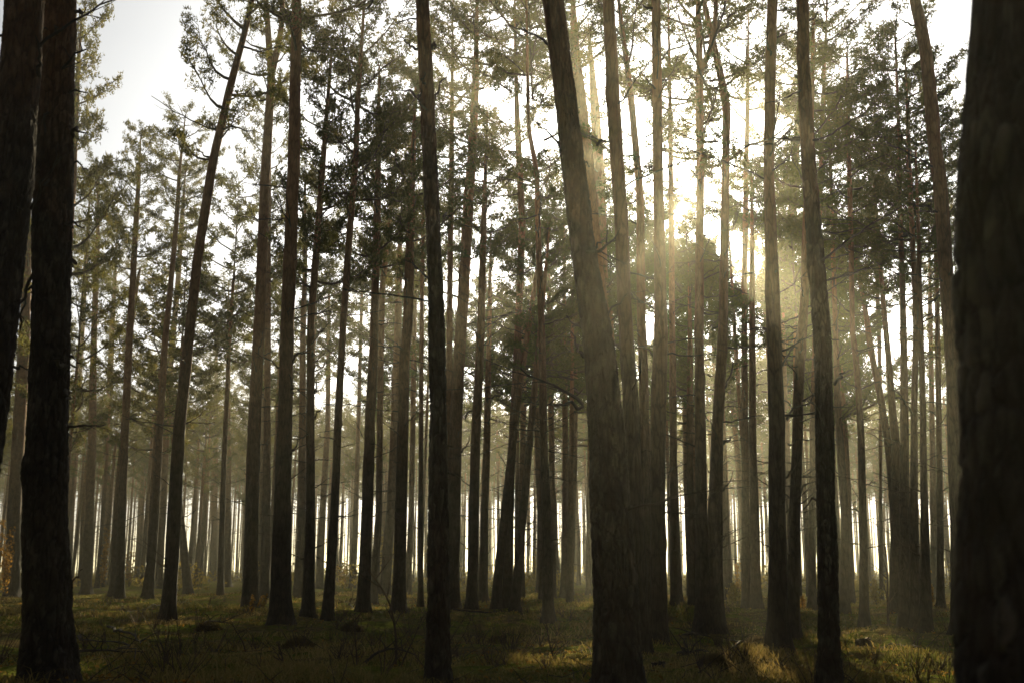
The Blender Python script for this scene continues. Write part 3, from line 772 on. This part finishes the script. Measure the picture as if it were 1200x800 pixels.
for (x, d, px) in FAR_SPOTS:
    root = empty('pine_tree', (x, d, tz(x, d)))
    me, tip = FAR[0][int(rng.integers(len(FAR[0])))]
    s = rng.uniform(0.72, 1.25); hs = rng.uniform(0.75, 1.15)
    o = link('trunk', me, root); o.scale = (s, s, hs)
    rz = rng.uniform(0, 6.28); o.rotation_euler = (0, 0, rz)
    tx = math.cos(rz) * tip[0] * s - math.sin(rz) * tip[1] * s
    ty = math.sin(rz) * tip[0] * s + math.cos(rz) * tip[1] * s
    if d < 64:                                    # the dense middle storey whose tops hide the sun
        cap = CAM_H + d * math.tan(R(19.3 + rng.uniform(-1.0, 1.2))) if 560 < px < 1150 else 99
        top = min(rng.uniform(16.0, 19.5), cap)
        Hc = min(rng.uniform(8.0, 10.5), top * 0.62)
        hs = (top - Hc * 0.5) / 12.0
        o.scale = (s, s, hs)
        add_crown(root, (tx, ty, top - Hc), Hc, rng.uniform(2.3, 3.2), 'dense' if rng.random() < 0.75 else 'open', rng)
    else:
        Hc = rng.uniform(4.5, 8.5)
        add_crown(root, (tx, ty, tip[2] * hs - Hc * 0.40), Hc, rng.uniform(1.5, 2.6), ['open', 'open', 'thin', 'thin'][int(rng.integers(4))], rng)
    lean = 'leaning right' if tx > 0.16 else 'leaning left' if tx < -0.16 else 'upright'
    lab = ('stouter ' if s > 1.0 else 'thin ') + lean + (' pine in mist, ' if d > 78 else ' pine midway back, ') + where(px)
    FAMILY.setdefault(lab, []).append((px, root))
for lab, mem in FAMILY.items():
    mem.sort(key=lambda a: a[0])
    nth = ['first', 'second', 'third', 'fourth', 'fifth', 'sixth', 'seventh', 'eighth', 'ninth', 'tenth', 'eleventh', 'twelfth']
    num = ['', 'one', 'two', 'three', 'four', 'five', 'six', 'seven', 'eight', 'nine', 'ten', 'eleven', 'twelve']
    n = len(mem)
    names = [''] if n == 1 else ['left of two: ', 'right of two: '] if n == 2 else \
            [('leftmost' if k == 0 else 'rightmost' if k == n - 1 else nth[k]) + ' of ' + num[n] + ': ' for k in range(n)] if n <= 12 else [''] * n
    for (px, root), pre in zip(mem, names):
        tag(root, pre + lab, 'pine tree', lab.replace('pine in', 'pines in'))

# the forest goes on beside and behind the camera
def mass_forest(name, label, seed, count, rx, ry, ok, crown_z, kind, trunk_k, trunk_z=1.1, crown_k=1.15, s0=0.72, s1=1.18):
    rng = np.random.default_rng(seed)
    pts = []
    while len(pts) < count:
        x, y = rng.uniform(*rx), rng.uniform(*ry)
        if not ok(x, y): continue
        if any((x - a) ** 2 + (y - b) ** 2 < 2.4 ** 2 for a, b in pts): continue
        pts.append((x, y))
    P = np.array(pts)
    co = np.stack([P[:, 0], P[:, 1], terrain_z(P[:, 0], P[:, 1])], 1)
    me = bpy.data.meshes.new(name)
    me.vertices.add(len(co)); me.vertices.foreach_set('co', co.ravel()); me.update()
    o = link(name, me)
    tag(o, label, 'forest', kind='stuff')
    ng = bpy.data.node_groups.new(name, 'GeometryNodeTree')
    ng.interface.new_socket('Geometry', in_out='INPUT', socket_type='NodeSocketGeometry')
    ng.interface.new_socket('Geometry', in_out='OUTPUT', socket_type='NodeSocketGeometry')
    N, Lk = ng.nodes, ng.links
    gi, go = N.new('NodeGroupInput'), N.new('NodeGroupOutput')
    jn = N.new('GeometryNodeJoinGeometry')
    rot = N.new('FunctionNodeRandomValue'); rot.data_type = 'FLOAT_VECTOR'
    rot.inputs[0].default_value = (0, 0, 0); rot.inputs[1].default_value = (0, 0, 6.28)
    scl = N.new('FunctionNodeRandomValue'); scl.data_type = 'FLOAT'; scl.inputs[2].default_value = s0; scl.inputs[3].default_value = s1
    trunk_o = [c for c in bpy.data.objects if c.name.startswith('trunk') and c.data == FAR[0][0][0]][0]
    def part(ob, off, scale):
        oi = N.new('GeometryNodeObjectInfo'); oi.inputs['Object'].default_value = ob; oi.transform_space = 'ORIGINAL'
        tf = N.new('GeometryNodeTransform'); tf.inputs['Translation'].default_value = off; tf.inputs['Scale'].default_value = scale
        Lk.new(oi.outputs['Geometry'], tf.inputs['Geometry'])
        ip = N.new('GeometryNodeInstanceOnPoints')
        Lk.new(gi.outputs[0], ip.inputs['Points']); Lk.new(tf.outputs[0], ip.inputs['Instance'])
        Lk.new(rot.outputs[0], ip.inputs['Rotation']); Lk.new(scl.outputs[1], ip.inputs['Scale']); Lk.new(ip.outputs[0], jn.inputs[0])
    crown_o = [c for c in bpy.data.objects if c.name.startswith('crown') and c.data == CROWNS[kind][1]][0]
    part(trunk_o, (0, 0, 0), (trunk_k, trunk_k, trunk_z))
    part(crown_o, (FAR[0][0][1][0], FAR[0][0][1][1], crown_z), (1.25, 1.25, crown_k))
    Lk.new(jn.outputs[0], go.inputs[0])
    md = o.modifiers.new('forest', 'NODES'); md.node_group = ng
mass_forest('surrounding_forest', 'rest of the pine forest standing beside and behind the viewpoint', 55, 900, (-125, 125), (-130, 125),
            lambda x, y: math.hypot(x, y) > 4.5 and not (y > 0 and abs(x) < 0.60 * y + 3.0), 9.0, 'dense', 1.2)
mass_forest('distant_forest', 'far off pine wood fading into the mist behind all the trees', 56, 1000, (-135, 135), (114, 230),
            lambda x, y: abs(x) < 0.56 * y and abs(x - 0.155 * y) > 0.7, 14.6, 'thin', 0.85, 1.5, 0.75, 0.84, 1.04)

# ------------------------------------------------------------------ gaps in the canopy where the sun comes through
SUN_GAPS = [(ground_at(x, y), r) for (x, y, r) in (
    (870, 755, 0.7), (888, 783, 0.7), (1000, 752, 0.9), (1040, 755, 1.0), (1085, 768, 1.0), (1060, 785, 0.9), (1100, 782, 0.8), (650, 792, 0.6), (690, 790, 0.5), (660, 770, 0.5),
    (345, 714, 0.8), (405, 716, 1.0), (470, 713, 1.0), (250, 714, 0.6), (640, 755, 0.4), (690, 715, 0.6), (1105, 712, 0.6))]
for (x, y, s_, r) in ((300, 430, 22, 1.1), (200, 455, 28, 1.3), (400, 400, 20, 0.9), (510, 400, 18, 0.5), (460, 460, 24, 0.8), (690, 80, 14, 0.6), (640, 50, 18, 0.8), (560, 110, 20, 0.7), (470, 50, 20, 0.8), (930, 80, 14, 0.6),
                      (1000, 400, 14, 0.8), (1022, 440, 16, 0.8), (930, 330, 12, 0.5)):
    SUN_GAPS.append((on_plane(x, y, s_)[0], r))
SUN_GAPS.append((Vector((0.0, 0.0, CAM_H)), 0.26))        # the sun itself peeps through here
def open_gaps():
    bpy.context.view_layer.update()
    for o in [c for c in bpy.data.objects if c.name.startswith('crown') and c.parent is not None]:
        mb = CROWN_MB.get(o.data.name)
        if mb is None: continue
        M = np.array(o.matrix_world)
        blocks = []
        for v in mb.v: blocks.append(v @ M[:3, :3].T + M[:3, 3])
        W = np.concatenate(blocks)
        lo, hi = W.min(0), W.max(0); mid = (lo + hi) / 2; rad = np.linalg.norm(hi - lo) / 2
        D = np.array(SUN_DIR)
        near = []
        for P, r in SUN_GAPS:
            q = mid - np.array(P); t = q @ D
            if t > 0 and np.linalg.norm(q - t * D) < rad + r: near.append((np.array(P), r))
        if not near: continue
        def hit(c):
            kill = np.zeros(len(c), bool)
            for P, r in near:
                q = c - P; t = q @ D
                dist = np.linalg.norm(q - t[:, None] * D, axis=1)
                kill |= (dist < r * (0.85 + 0.4 * vnoise(c[:, 0] * 2.3, c[:, 2] * 2.3))) & (t > 0)
            return kill
        kill = hit(blocks[-1].reshape(-1, 3, 3).mean(1))
        if kill.sum() < 150: continue
        nb = MB()
        nb.v, nb.t, nb.n = list(mb.v[:-1]), list(mb.t[:-1]), mb.n - len(mb.v[-1])
        for f, m in zip(mb.f[:-1], mb.m[:-1]):        # limbs lost with the needles
            ok = ~hit(W[f].mean(1)); nb.f.append(f[ok]); nb.m.append(m[ok])
        keep = np.repeat(~kill, 3); k = int((~kill).sum())
        nb.add(mb.v[-1][keep], np.arange(k)[:, None] * 3 + np.array([[0, 1, 2]]), 1, mb.t[-1][keep])
        o.data = nb.mesh(o.data.name, [M_LIMB, M_NEEDLE])
open_gaps()

# ------------------------------------------------------------------ ground cover
def scatter(n, dmin, dmax, power, rng, spread=0.52):
    d = dmin + (dmax - dmin) * rng.random(n) ** power
    x = (rng.random(n) * 2 - 1) * (spread * d + 1.0)
    return x, d

def grass_object():
    rng = np.random.default_rng(77)
    # clump centres, denser where the noise says grass rather than moss
    x, y = scatter(52000, 8.5, 60, 1.7, rng)
    keep = vnoise(x / 1.6 + 9, y / 1.6 + 2) + 0.35 * rng.random(len(x)) > 0.62
    x, y = x[keep], y[keep]
    nb = 4
    n = len(x) * nb
    X = np.repeat(x, nb) + rng.normal(0, 0.07, n); Y = np.repeat(y, nb) + rng.normal(0, 0.07, n)
    Z = terrain_z(X, Y) - 0.01
    far = np.clip((Y - 12) / 30, 0, 1)
    tall = np.repeat(np.clip(vnoise(x / 1.1 + 4, y / 1.1) * 2.2 - 0.75, 0, 1), nb)
    h = rng.uniform(0.02, 0.06, n) + tall * rng.uniform(0.03, 0.17, n)
    w = rng.uniform(0.004, 0.008, n) * (1 + 2.0 * far)
    az = rng.uniform(0, 6.28, n); ln = rng.uniform(0.3, 2.0, n)
    dx, dy = np.cos(az), np.sin(az)
    sa = rng.uniform(0, 6.28, n); sx, sy = np.cos(sa), np.sin(sa)
    b = np.stack([X, Y, Z], 1); s = np.stack([sx * w, sy * w, np.zeros(n)], 1)
    m = b + np.stack([dx * h * ln * 0.3, dy * h * ln * 0.3, h * 0.62], 1)
    t = b + np.stack([dx * h * ln, dy * h * ln, h * (1.0 - 0.28 * ln)], 1)
    V = np.stack([b - s, b + s, m + s * 0.7, m - s * 0.7, t], 1).reshape(-1, 3)
    k = np.arange(n)[:, None] * 5
    tone = np.clip(np.repeat(vnoise(x / 2.5 + 31, y / 2.5 + 8), nb) * 0.9 + rng.normal(0.14, 0.24, n), 0, 1)
    tone = np.repeat(tone, 5)
    mb = MB()
    mb.add(V, k + np.array([[0, 1, 2, 3]]), 0, tone)
    mb.f.append(k + np.array([[3, 2, 4]])); mb.m.append(np.zeros(n, int))
    o = link('grass', mb.mesh('grass', [M_GRASS]))
    tag(o, 'sparse dry and mossy grass tufts on the forest floor', 'grass', kind='stuff')
grass_object()

def litter_object():
    rng = np.random.default_rng(78)
    x, y = scatter(8000, 9, 60, 1.6, rng)
    keep = vnoise(x / 2.2 + 19, y / 2.2 + 2) + 0.5 * rng.random(len(x)) > 0.68
    x, y = x[keep], y[keep]; n = len(x)
    c = np.stack([x, y, terrain_z(x, y) + rng.uniform(0.005, 0.05, n)], 1)
    a = rng.normal(size=(n, 3)); a[:, 2] *= 0.4; a /= np.linalg.norm(a, axis=1, keepdims=True)
    b = np.cross(a, np.stack([rng.normal(0, 0.4, n), rng.normal(0, 0.4, n), np.ones(n)], 1)); b /= np.linalg.norm(b, axis=1, keepdims=True)
    L = rng.uniform(0.018, 0.04, (n, 1)) * (1 + np.clip((y[:, None] - 14) / 40, 0, 0.8)); up = np.array([[0, 0, 0.012]])
    V = np.stack([c - a * L, c + b * L * 0.55 + up, c + a * L, c - b * L * 0.55 + up], 1).reshape(-1, 3)
    k = np.arange(n)[:, None] * 4
    mb = MB(); mb.add(V, k + np.array([[0, 1, 2, 3]]), 0, np.repeat(rng.random(n), 4))
    o = link('leaf_litter', mb.mesh('leaf_litter', [M_OAK], smooth=False))
    tag(o, 'scattered brown and orange fallen leaves on the forest floor', 'fallen leaves', kind='stuff')
litter_object()

def twig_litter_object():
    rng = np.random.default_rng(79)
    x, y = scatter(1300, 9, 40, 1.5, rng)
    mb = MB()
    for k in range(len(x)):
        L = rng.uniform(0.08, 0.4); a = rng.uniform(0, 6.28); q = np.linspace(-0.5, 0.5, 4)
        X = x[k] + math.cos(a) * L * q; Y = y[k] + math.sin(a) * L * q
        Z = terrain_z(X, Y) + 0.015 + (rng.random() ** 2) * 0.30 * (q + 0.5)
        tube(mb, np.stack([X, Y, Z], 1) + rng.normal(0, 0.008, (4, 3)), np.linspace(0.0055, 0.002, 4), 4)
    o = link('twig_litter', mb.mesh('twig_litter', [M_DEAD]))
    tag(o, 'thin dead twigs strewn over the forest floor', 'twigs', kind='stuff')
twig_litter_object()

def scrub_object():
    rng = np.random.default_rng(80)
    x, y = scatter(320, 10.5, 50, 1.4, rng)
    mb = MB()
    for k in range(len(x)):
        g = tz(x[k], y[k]); h = rng.uniform(0.12, 0.55)
        for q in range(int(rng.integers(4, 11))):
            a = rng.uniform(0, 6.28); sp = rng.uniform(0.1, 0.8) * h
            e = np.array([math.cos(a) * sp, math.sin(a) * sp, h * rng.uniform(0.6, 1.1)])
            t = np.linspace(0, 1, 5)[:, None]
            P = np.array([x[k], y[k], g - 0.01]) + e * t + np.cumsum(rng.normal(0, 0.012, (5, 3)), 0)
            tube(mb, P, np.linspace(0.0065, 0.0022, 5), 3)
            if rng.random() < 0.6:
                f = rng.uniform(0.3, 0.9); b = P[int(f * 4)]; e2 = e + rng.normal(0, 0.3, 3) * h
                tube(mb, b + e2 * 0.4 * np.linspace(0, 1, 3)[:, None], np.linspace(0.003, 0.0012, 3), 3)
    o = link('low_scrub', mb.mesh('low_scrub', [M_TWIG]))
    tag(o, 'thin bare stems of heather and bilberry scrub on the forest floor', 'scrub', kind='stuff')
scrub_object()

# fallen branches one can tell apart
def fallen_branch(label, xa, ya, xb, yb_, rad, lift, seed, group=None):
    rng = np.random.default_rng(seed)
    A, B = ground_at(xa, ya), ground_at(xb, yb_)
    n = 12; t = np.linspace(0, 1, n)
    P = np.outer(1 - t, A) + np.outer(t, B)
    L = (B - A).length
    P[1:, :2] += np.cumsum(rng.normal(0, 0.025 * L, (n - 1, 2)), 0) * 0.5
    P[:, 2] = terrain_z(P[:, 0], P[:, 1]) + rad * 0.6 + lift * np.sin(np.pi * np.clip(t * 0.9, 0, 1))
    base = Vector(P[0])
    root = empty('fallen_branch', base); tag(root, label, 'branch', group)
    mb = MB(); tube(mb, P - np.array(base), np.linspace(rad, rad * 0.35, n), 7)
    link('stem', mb.mesh('fallen_branch_stem', [M_DEAD]), root)
    for k in range(int(rng.integers(3, 7))):
        f = rng.uniform(0.25, 0.95)
        b = np.array([np.interp(f, t, P[:, c]) for c in range(3)]) - np.array(base)
        e = rng.normal(size=3); e[2] = abs(e[2]) * 0.8 + 0.15; e /= np.linalg.norm(e)
        Ls = rng.uniform(0.2, 0.5) * min(1.2, L)
        q = np.linspace(0, 1, 5)[:, None]
        mb = MB(); tube(mb, b + e * Ls * q + rng.normal(0, 0.02, (5, 3)) * q, np.linspace(rad * 0.45, rad * 0.15, 5), 5)
        link('side_twig', mb.mesh('side_twig', [M_DEAD]), root)
for k, (lab, *a) in enumerate([
    ('crooked grey fallen branch right of the strongly tilted pine', 205, 702, 240, 724, 0.02, 0.22),
    ('forked dead branch lying in the grass right of the big second left trunk', 124, 737, 150, 756, 0.028, 0.10),
    ('pale upright leaning stick beside the foot of the big second left trunk', 92, 745, 122, 798, 0.014, 0.20),
    ('long dark branch lying on moss at the lower left', 85, 772, 175, 764, 0.02, 0.06),
    ('low branch arching over moss beside the central plated pine', 425, 797, 492, 791, 0.018, 0.12),
    ('weathered branch lying flat right of the central plated pine', 532, 718, 610, 722, 0.03, 0.05),
    ('dark rotting branch behind the pair of pines below the sun', 800, 741, 835, 744, 0.035, 0.04),
    ('half buried branch at the right end of the sunlit moss patch', 795, 774, 828, 781, 0.03, 0.03),
    ('thin branch across the sunlit grass right of the small round stump', 1030, 752, 1085, 762, 0.014, 0.10),
    ('broken branch on the bright litter behind the red barked pine', 398, 710, 418, 716, 0.03, 0.06),
    ('slim dead branch lying left of the broad wide footed pine on the right', 850, 752, 885, 746, 0.022, 0.08),
    ('short dark branch in the grass below the forked pine', 230, 738, 262, 733, 0.03, 0.06)]):
    fallen_branch(lab, *a, seed=600 + k)

# dark heaps of brushwood and heather
def heap(label, x, y, wpx, hpx, seed):
    rng = np.random.default_rng(seed)
    P = ground_at(x, y); sc = on_plane(x, y, P.y)[1] / FPX
    w, h = wpx * sc * 0.5, hpx * sc
    root = empty('brushwood_heap', P); tag(root, label, 'brushwood')
    mb = MB()
    for k in range(46):
        a = rng.uniform(0, 6.28); rr = math.sqrt(rng.random()) * w
        c = np.array([math.cos(a) * rr, math.sin(a) * rr * 0.7, h * (1 - (rr / w) ** 2) * rng.uniform(0.1, 0.75)])
        e = rng.normal(size=3); e[2] *= 0.35; e /= np.linalg.norm(e); L = rng.uniform(0.12, 0.38) * w * 2
        q = np.linspace(-0.5, 0.5, 4)[:, None]
        tube(mb, c + e * L * q + rng.normal(0, 0.01, (4, 3)), np.linspace(0.012, 0.005, 4), 4)
    link('sticks', mb.mesh('brushwood_sticks', [M_DEAD]), root)
    n = 340
    a = rng.uniform(0, 6.28, n); rr = np.sqrt(rng.random(n)) * w
    C = np.stack([np.cos(a) * rr, np.sin(a) * rr * 0.7, h * (1 - (rr / w) ** 2) * rng.uniform(0.0, 0.85, n)], 1)
    mb = MB(); needles(mb, C, np.tile([0, 0, 1.0], (n, 1)), 5, rng, 0.05, 0.12, 0.02, 0)
    link('dry_needles', mb.mesh('brushwood_needles', [M_HEATH]), root)
M_HEATH = leaf_material('dry_heather', [(0.0, (0.07, 0.055, 0.028)), (1.0, (0.16, 0.12, 0.06))], [(0.0, (0.08, 0.06, 0.03)), (1.0, (0.18, 0.13, 0.06))], 0.4)
heap('low dark heap of brushwood on the moss below the broad dark pine', 349, 770, 32, 13, 701)
heap('dark clump of brushwood right of the central plated pine', 582, 748, 24, 13, 702)
heap('dark mound of twigs right of the sunlit moss patch', 887, 752, 30, 12, 703)
heap('flat dark heap of sticks in the grass under the forked pine', 245, 738, 32, 10, 704)
heap('dark brushwood lump at the bottom edge right of the sunlit moss', 838, 796, 28, 14, 705)
heap('small dark clump on the sunlit litter near the red barked pine', 412, 737, 24, 9, 706)

# stumps
def stump(label, x, y, wpx, hpx, seed):
    rng = np.random.default_rng(seed)
    P = ground_at(x, y); sc = on_plane(x, y, P.y)[1] / FPX
    r, h = wpx * sc * 0.5, hpx * sc
    root = empty('tree_stump', P); tag(root, label, 'tree stump')
    n, s = 7, 28
    th = np.linspace(0, 2 * np.pi, s, endpoint=False)
    zz = np.linspace(-0.1, h, n)
    rr = r * (1 + 0.25 * np.exp(-np.clip(zz, 0, 9)[:, None] / 0.06) * (0.6 + 0.4 * np.cos(th * 5)) + 0.07 * rng.normal(size=(1, s)))
    Z = np.repeat(zz[:, None], s, 1); Z[-1] += 0.02 * np.cos(th + 1) + 0.008 * rng.normal(size=s)
    V = np.stack([rr * np.cos(th), rr * np.sin(th), Z], -1)
    i = np.arange(n - 1)[:, None]; j = np.arange(s)[None, :]
    a = i * s + j; b = i * s + (j + 1) % s
    mb = MB(); mb.add(V.reshape(-1, 3), np.stack([a, b, b + s, a + s], -1).reshape(-1, 4))
    link('bark', mb.mesh('stump_bark', [M_BARK]), root)
    mb = MB()
    T_ = V[-1] * np.array([0.96, 0.96, 1]) - np.array([0, 0, 0.004])
    VV = np.concatenate([T_, [[0, 0, T_[:, 2].mean() + 0.004]]])
    mb.add(VV, np.array([[k, (k + 1) % s, s] for k in range(s)]))
    link('cut_face', mb.mesh('stump_top', [M_CUT]), root)
stump('small round stump in the sunlit grass on the right', 1012, 752, 16, 10, 801)
stump('dark stump at the foot of the thickest pine near the bottom edge', 772, 796, 16, 11, 802)
stump('low stump among moss beside the dark lump at the bottom', 822, 790, 9, 8, 803)

# bare saplings
def sapling(label, pts, w0, shoots, seed):
    rng = np.random.default_rng(seed)
    base = ground_at(*pts[0]); d = base.y
    root = empty('bare_sapling', base); tag(root, label, 'sapling')
    P = np.array([list(on_plane(x, y, d + 0.03 * k)[0] - base) for k, (x, y) in enumerate(pts)]); P[0] = (0, 0, -0.03)
    tt = np.linspace(0, len(P) - 1, 16)
    Q = np.stack([np.interp(tt, np.arange(len(P)), P[:, c]) for c in range(3)], 1)
    Q[1:-1] = (Q[:-2] + 2 * Q[1:-1] + Q[2:]) / 4
    sc = on_plane(pts[0][0], pts[0][1], d)[1] / FPX
    r = w0 * 0.5 * sc
    mb = MB(); tube(mb, Q, np.linspace(r, r * 0.35, 16), 6)
    link('stem', mb.mesh('sapling_stem', [M_TWIG]), root)
    H = Q[-1][2]
    for k in range(shoots):
        f = rng.uniform(0.1, 0.95); c = np.array([np.interp(f * 15, np.arange(16), Q[:, q]) for q in range(3)])
        a = rng.uniform(0, 6.28); e = np.array([math.cos(a), math.sin(a), rng.uniform(0.3, 1.5)]); e /= np.linalg.norm(e)
        L = rng.uniform(0.12, 0.42) * max(0.5, H)
        q = np.linspace(0, 1, 6)[:, None]
        mb = MB(); tube(mb, c + e * L * q + np.cumsum(rng.normal(0, 0.012, (6, 3)), 0) * q, np.linspace(r * 0.5, r * 0.18, 6), 4)
        for g in range(2):
            b = c + e * L * rng.uniform(0.4, 0.9); e2 = e + rng.normal(0, 0.6, 3); e2 /= np.linalg.norm(e2)
            tube(mb, b + e2 * L * 0.35 * np.linspace(0, 1, 3)[:, None], np.linspace(r * 0.25, r * 0.12, 3), 3)
        link('side_shoot', mb.mesh('sapling_shoot', [M_TWIG]), root)
sapling('tall bare sapling arching left in front of the stout pine near the centre', [(462, 799), (465, 760), (463, 735), (457, 706), (445, 685), (431, 667)], 4.0, 6, 811)
sapling('bare sapling with raised thin shoots left of the central plated pine', [(468, 798), (474, 770), (486, 745), (494, 725)], 2.5, 6, 812)
sapling('thin upright bare sapling right of the low brushwood heap', [(418, 799), (418, 770), (416, 740), (417, 718)], 2.4, 7, 813)
sapling('thin leaning bare sapling below the tall slim pine with drooping branches', [(656, 799), (650, 775), (643, 750), (640, 725)], 3.0, 7, 814)
sapling('short bare sapling with fanned twigs left of the leaning thin sapling', [(634, 795), (630, 778), (624, 762)], 2.5, 6, 815)
sapling('stubby bare sapling on the moss below the low brushwood heap', [(331, 799), (332, 785), (331, 770), (326, 752)], 4.0, 6, 816)
sapling('thin bare stem in the sunlit grass in front of the dark cluster', [(1041, 735), (1040, 700), (1040, 665), (1038, 640)], 3.0, 9, 817)
sapling('bare sapling in the grass between the forked pine and the tilted pine', [(289, 770), (285, 752), (276, 738), (272, 728)], 2.0, 5, 818)
sapling('bare twiggy sapling at the lower right before the straight foreground pine', [(921, 797), (919, 785), (914, 770)], 2.5, 7, 819)

# young leafy broadleaves and bushes
LEAFV = []
def spray_mesh(seed, n, H, Rr, mat, stems, leaf):
    rng = np.random.default_rng(seed)
    mb = MB(); C = []; D = []
    for s in range(stems):
        a = rng.uniform(0, 6.28); e = np.array([math.cos(a) * Rr * rng.uniform(0.1, 0.9), math.sin(a) * Rr * rng.uniform(0.1, 0.9), H * rng.uniform(0.6, 1.0)])
        q = np.linspace(0, 1, 6)[:, None]
        P = e * q * np.array([1, 1, 1.0]) + np.cumsum(rng.normal(0, 0.02, (6, 3)), 0) * q
        tube(mb, P, np.linspace(0.012, 0.004, 6), 4, 0)
        for k in range(n // stems):
            f = rng.uniform(0.2, 1.0)
            C.append(e * f + rng.normal(0, 0.13, 3) * np.array([Rr, Rr, 0.7])); D.append(rng.normal(size=3) * np.array([1, 1, 0.4]))
    stem = mb.mesh('bush_stems', [M_TWIG])
    mb = MB(); needles(mb, np.array(C), np.array(D), 2, rng, leaf * 0.8, leaf * 1.3, leaf * 1.0, 0)
    return stem, mb.mesh('bush_foliage', [mat])
def bush(label, x, y, hpx, wpx, mat, n, seed, stems=6, leaf=0.07, name='leafy_bush', cat='bush'):
    P = ground_at(x, y); sc = on_plane(x, y, P.y)[1] / FPX
    st, lf = spray_mesh(seed, n, hpx * sc, wpx * sc * 0.5, mat, stems, leaf)
    root = empty(name, P); tag(root, label, cat)
    link('stem', st, root); link('foliage', lf, root)
bush('golden leaved young tree in the gap right of the straight flared pine', 118, 692, 76, 22, M_OAK, 420, 821, 5, 0.09)
bush('orange leaved shrub in front of a bright gap left of the tall leaning pine', 151, 687, 44, 34, M_OAK, 320, 822, 6, 0.09)
bush('small bright orange seedling at the right foot of the big second left trunk', 84, 690, 12, 10, M_OAK, 60, 823, 3, 0.10)
bush('orange leaves on a seedling at the foot of the forked pine', 308, 719, 17, 14, M_OAK, 46, 824, 3, 0.07)
bush('low orange seedling below the forked pine', 294, 722, 12, 12, M_OAK, 30, 825, 3, 0.07)
bush('golden bush glowing behind the stout pine near the centre', 448, 688, 74, 40, M_GREENLEAF, 700, 826, 7, 0.12)
bush('golden bush glowing close to the left of the central plated pine', 502, 686, 70, 34, M_GREENLEAF, 600, 827, 7, 0.12)
bush('small orange leaved bush between the red barked pine and the sunlit litter', 402, 690, 40, 22, M_OAK, 160, 828, 5, 0.09)
bush('low golden bush right of the pair of pines below the sun', 857, 706, 24, 30, M_GREENLEAF, 420, 829, 7, 0.07)
bush('thin orange leaved sapling beside the very thin slanting pines', 866, 700, 62, 20, M_OAK, 90, 830, 3, 0.08)
bush('pale twiggy bush in the bright hollow on the right', 1028, 706, 34, 26, M_GREENLEAF, 300, 831, 7, 0.07)
bush('small orange bush behind the broad dark pine on the right', 941, 712, 14, 12, M_OAK, 50, 832, 4, 0.08)
bush('orange leaves between two thin trunks near the curved reddish pine', 1093, 712, 44, 16, M_OAK, 110, 833, 4, 0.08)
bush('yellowing undergrowth at the left edge behind the leaning dark pine', 6, 700, 96, 30, M_OAK, 360, 834, 6, 0.09)
bush('golden bush in the middle gap beneath the thin slanting pine', 628, 690, 50, 26, M_GREENLEAF, 300, 835, 6, 0.10)

def undergrowth():
    rng = np.random.default_rng(90)
    mb = MB(); C, D = [], []
    for k in range(150):
        d = rng.uniform(62, 125); x = rng.uniform(-0.52, 0.55) * d; h = rng.uniform(0.4, 1.7); w = rng.uniform(0.5, 1.6)
        g = tz(x, d)
        for q in range(5):
            e = np.array([rng.normal(0, w * 0.5), rng.normal(0, w * 0.5), h * rng.uniform(0.7, 1.1)])
            tube(mb, np.array([x, d, g]) + e * np.linspace(0, 1, 4)[:, None], np.linspace(0.02, 0.006, 4), 3)
        for q in range(110):
            C.append((x + rng.normal(0, w * 0.5), d + rng.normal(0, w * 0.5), g + h * rng.uniform(0.05, 1.05))); D.append(rng.normal(size=3))
    needles(mb, np.array(C), np.array(D), 2, rng, 0.10, 0.22, 0.12, 1)
    o = link('undergrowth', mb.mesh('undergrowth', [M_TWIG, M_GREENLEAF]))
    tag(o, 'low yellowing undergrowth scattered under the far trees', 'undergrowth', kind='stuff')
undergrowth()

# ------------------------------------------------------------------ morning haze: one closed box round the whole scene
def haze_box():
    x0, x1, y0, y1, z0, z1 = -1700, 1700, -260, 2700, -2.0, 22.6
    V = [(x, y, z) for z in (z0, z1) for (x, y) in ((x0, y0), (x1, y0), (x1, y1), (x0, y1))]
    F = [(3, 2, 1, 0), (4, 5, 6, 7), (0, 1, 5, 4), (1, 2, 6, 5), (2, 3, 7, 6), (3, 0, 4, 7)]
    me = bpy.data.meshes.new('haze'); me.from_pydata(V, [], F); me.update()
    m = bpy.data.materials.new('haze'); m.use_nodes = True
    nt = m.node_tree; nt.nodes.clear()
    out = nt.nodes.new('ShaderNodeOutputMaterial'); pv = nt.nodes.new('ShaderNodeVolumePrincipled')
    pv.inputs['Color'].default_value = (0.98, 0.96, 0.78, 1)
    pv.inputs['Density'].default_value = HAZE_DENSITY
    pv.inputs['Anisotropy'].default_value = HAZE_G
    nt.links.new(pv.outputs[0], out.inputs['Volume'])
    me.materials.append(m)
    o = link('haze', me)
    tag(o, 'pale morning mist filling the whole forest', 'haze', kind='stuff')
    o.display_type = 'WIRE'
haze_box()
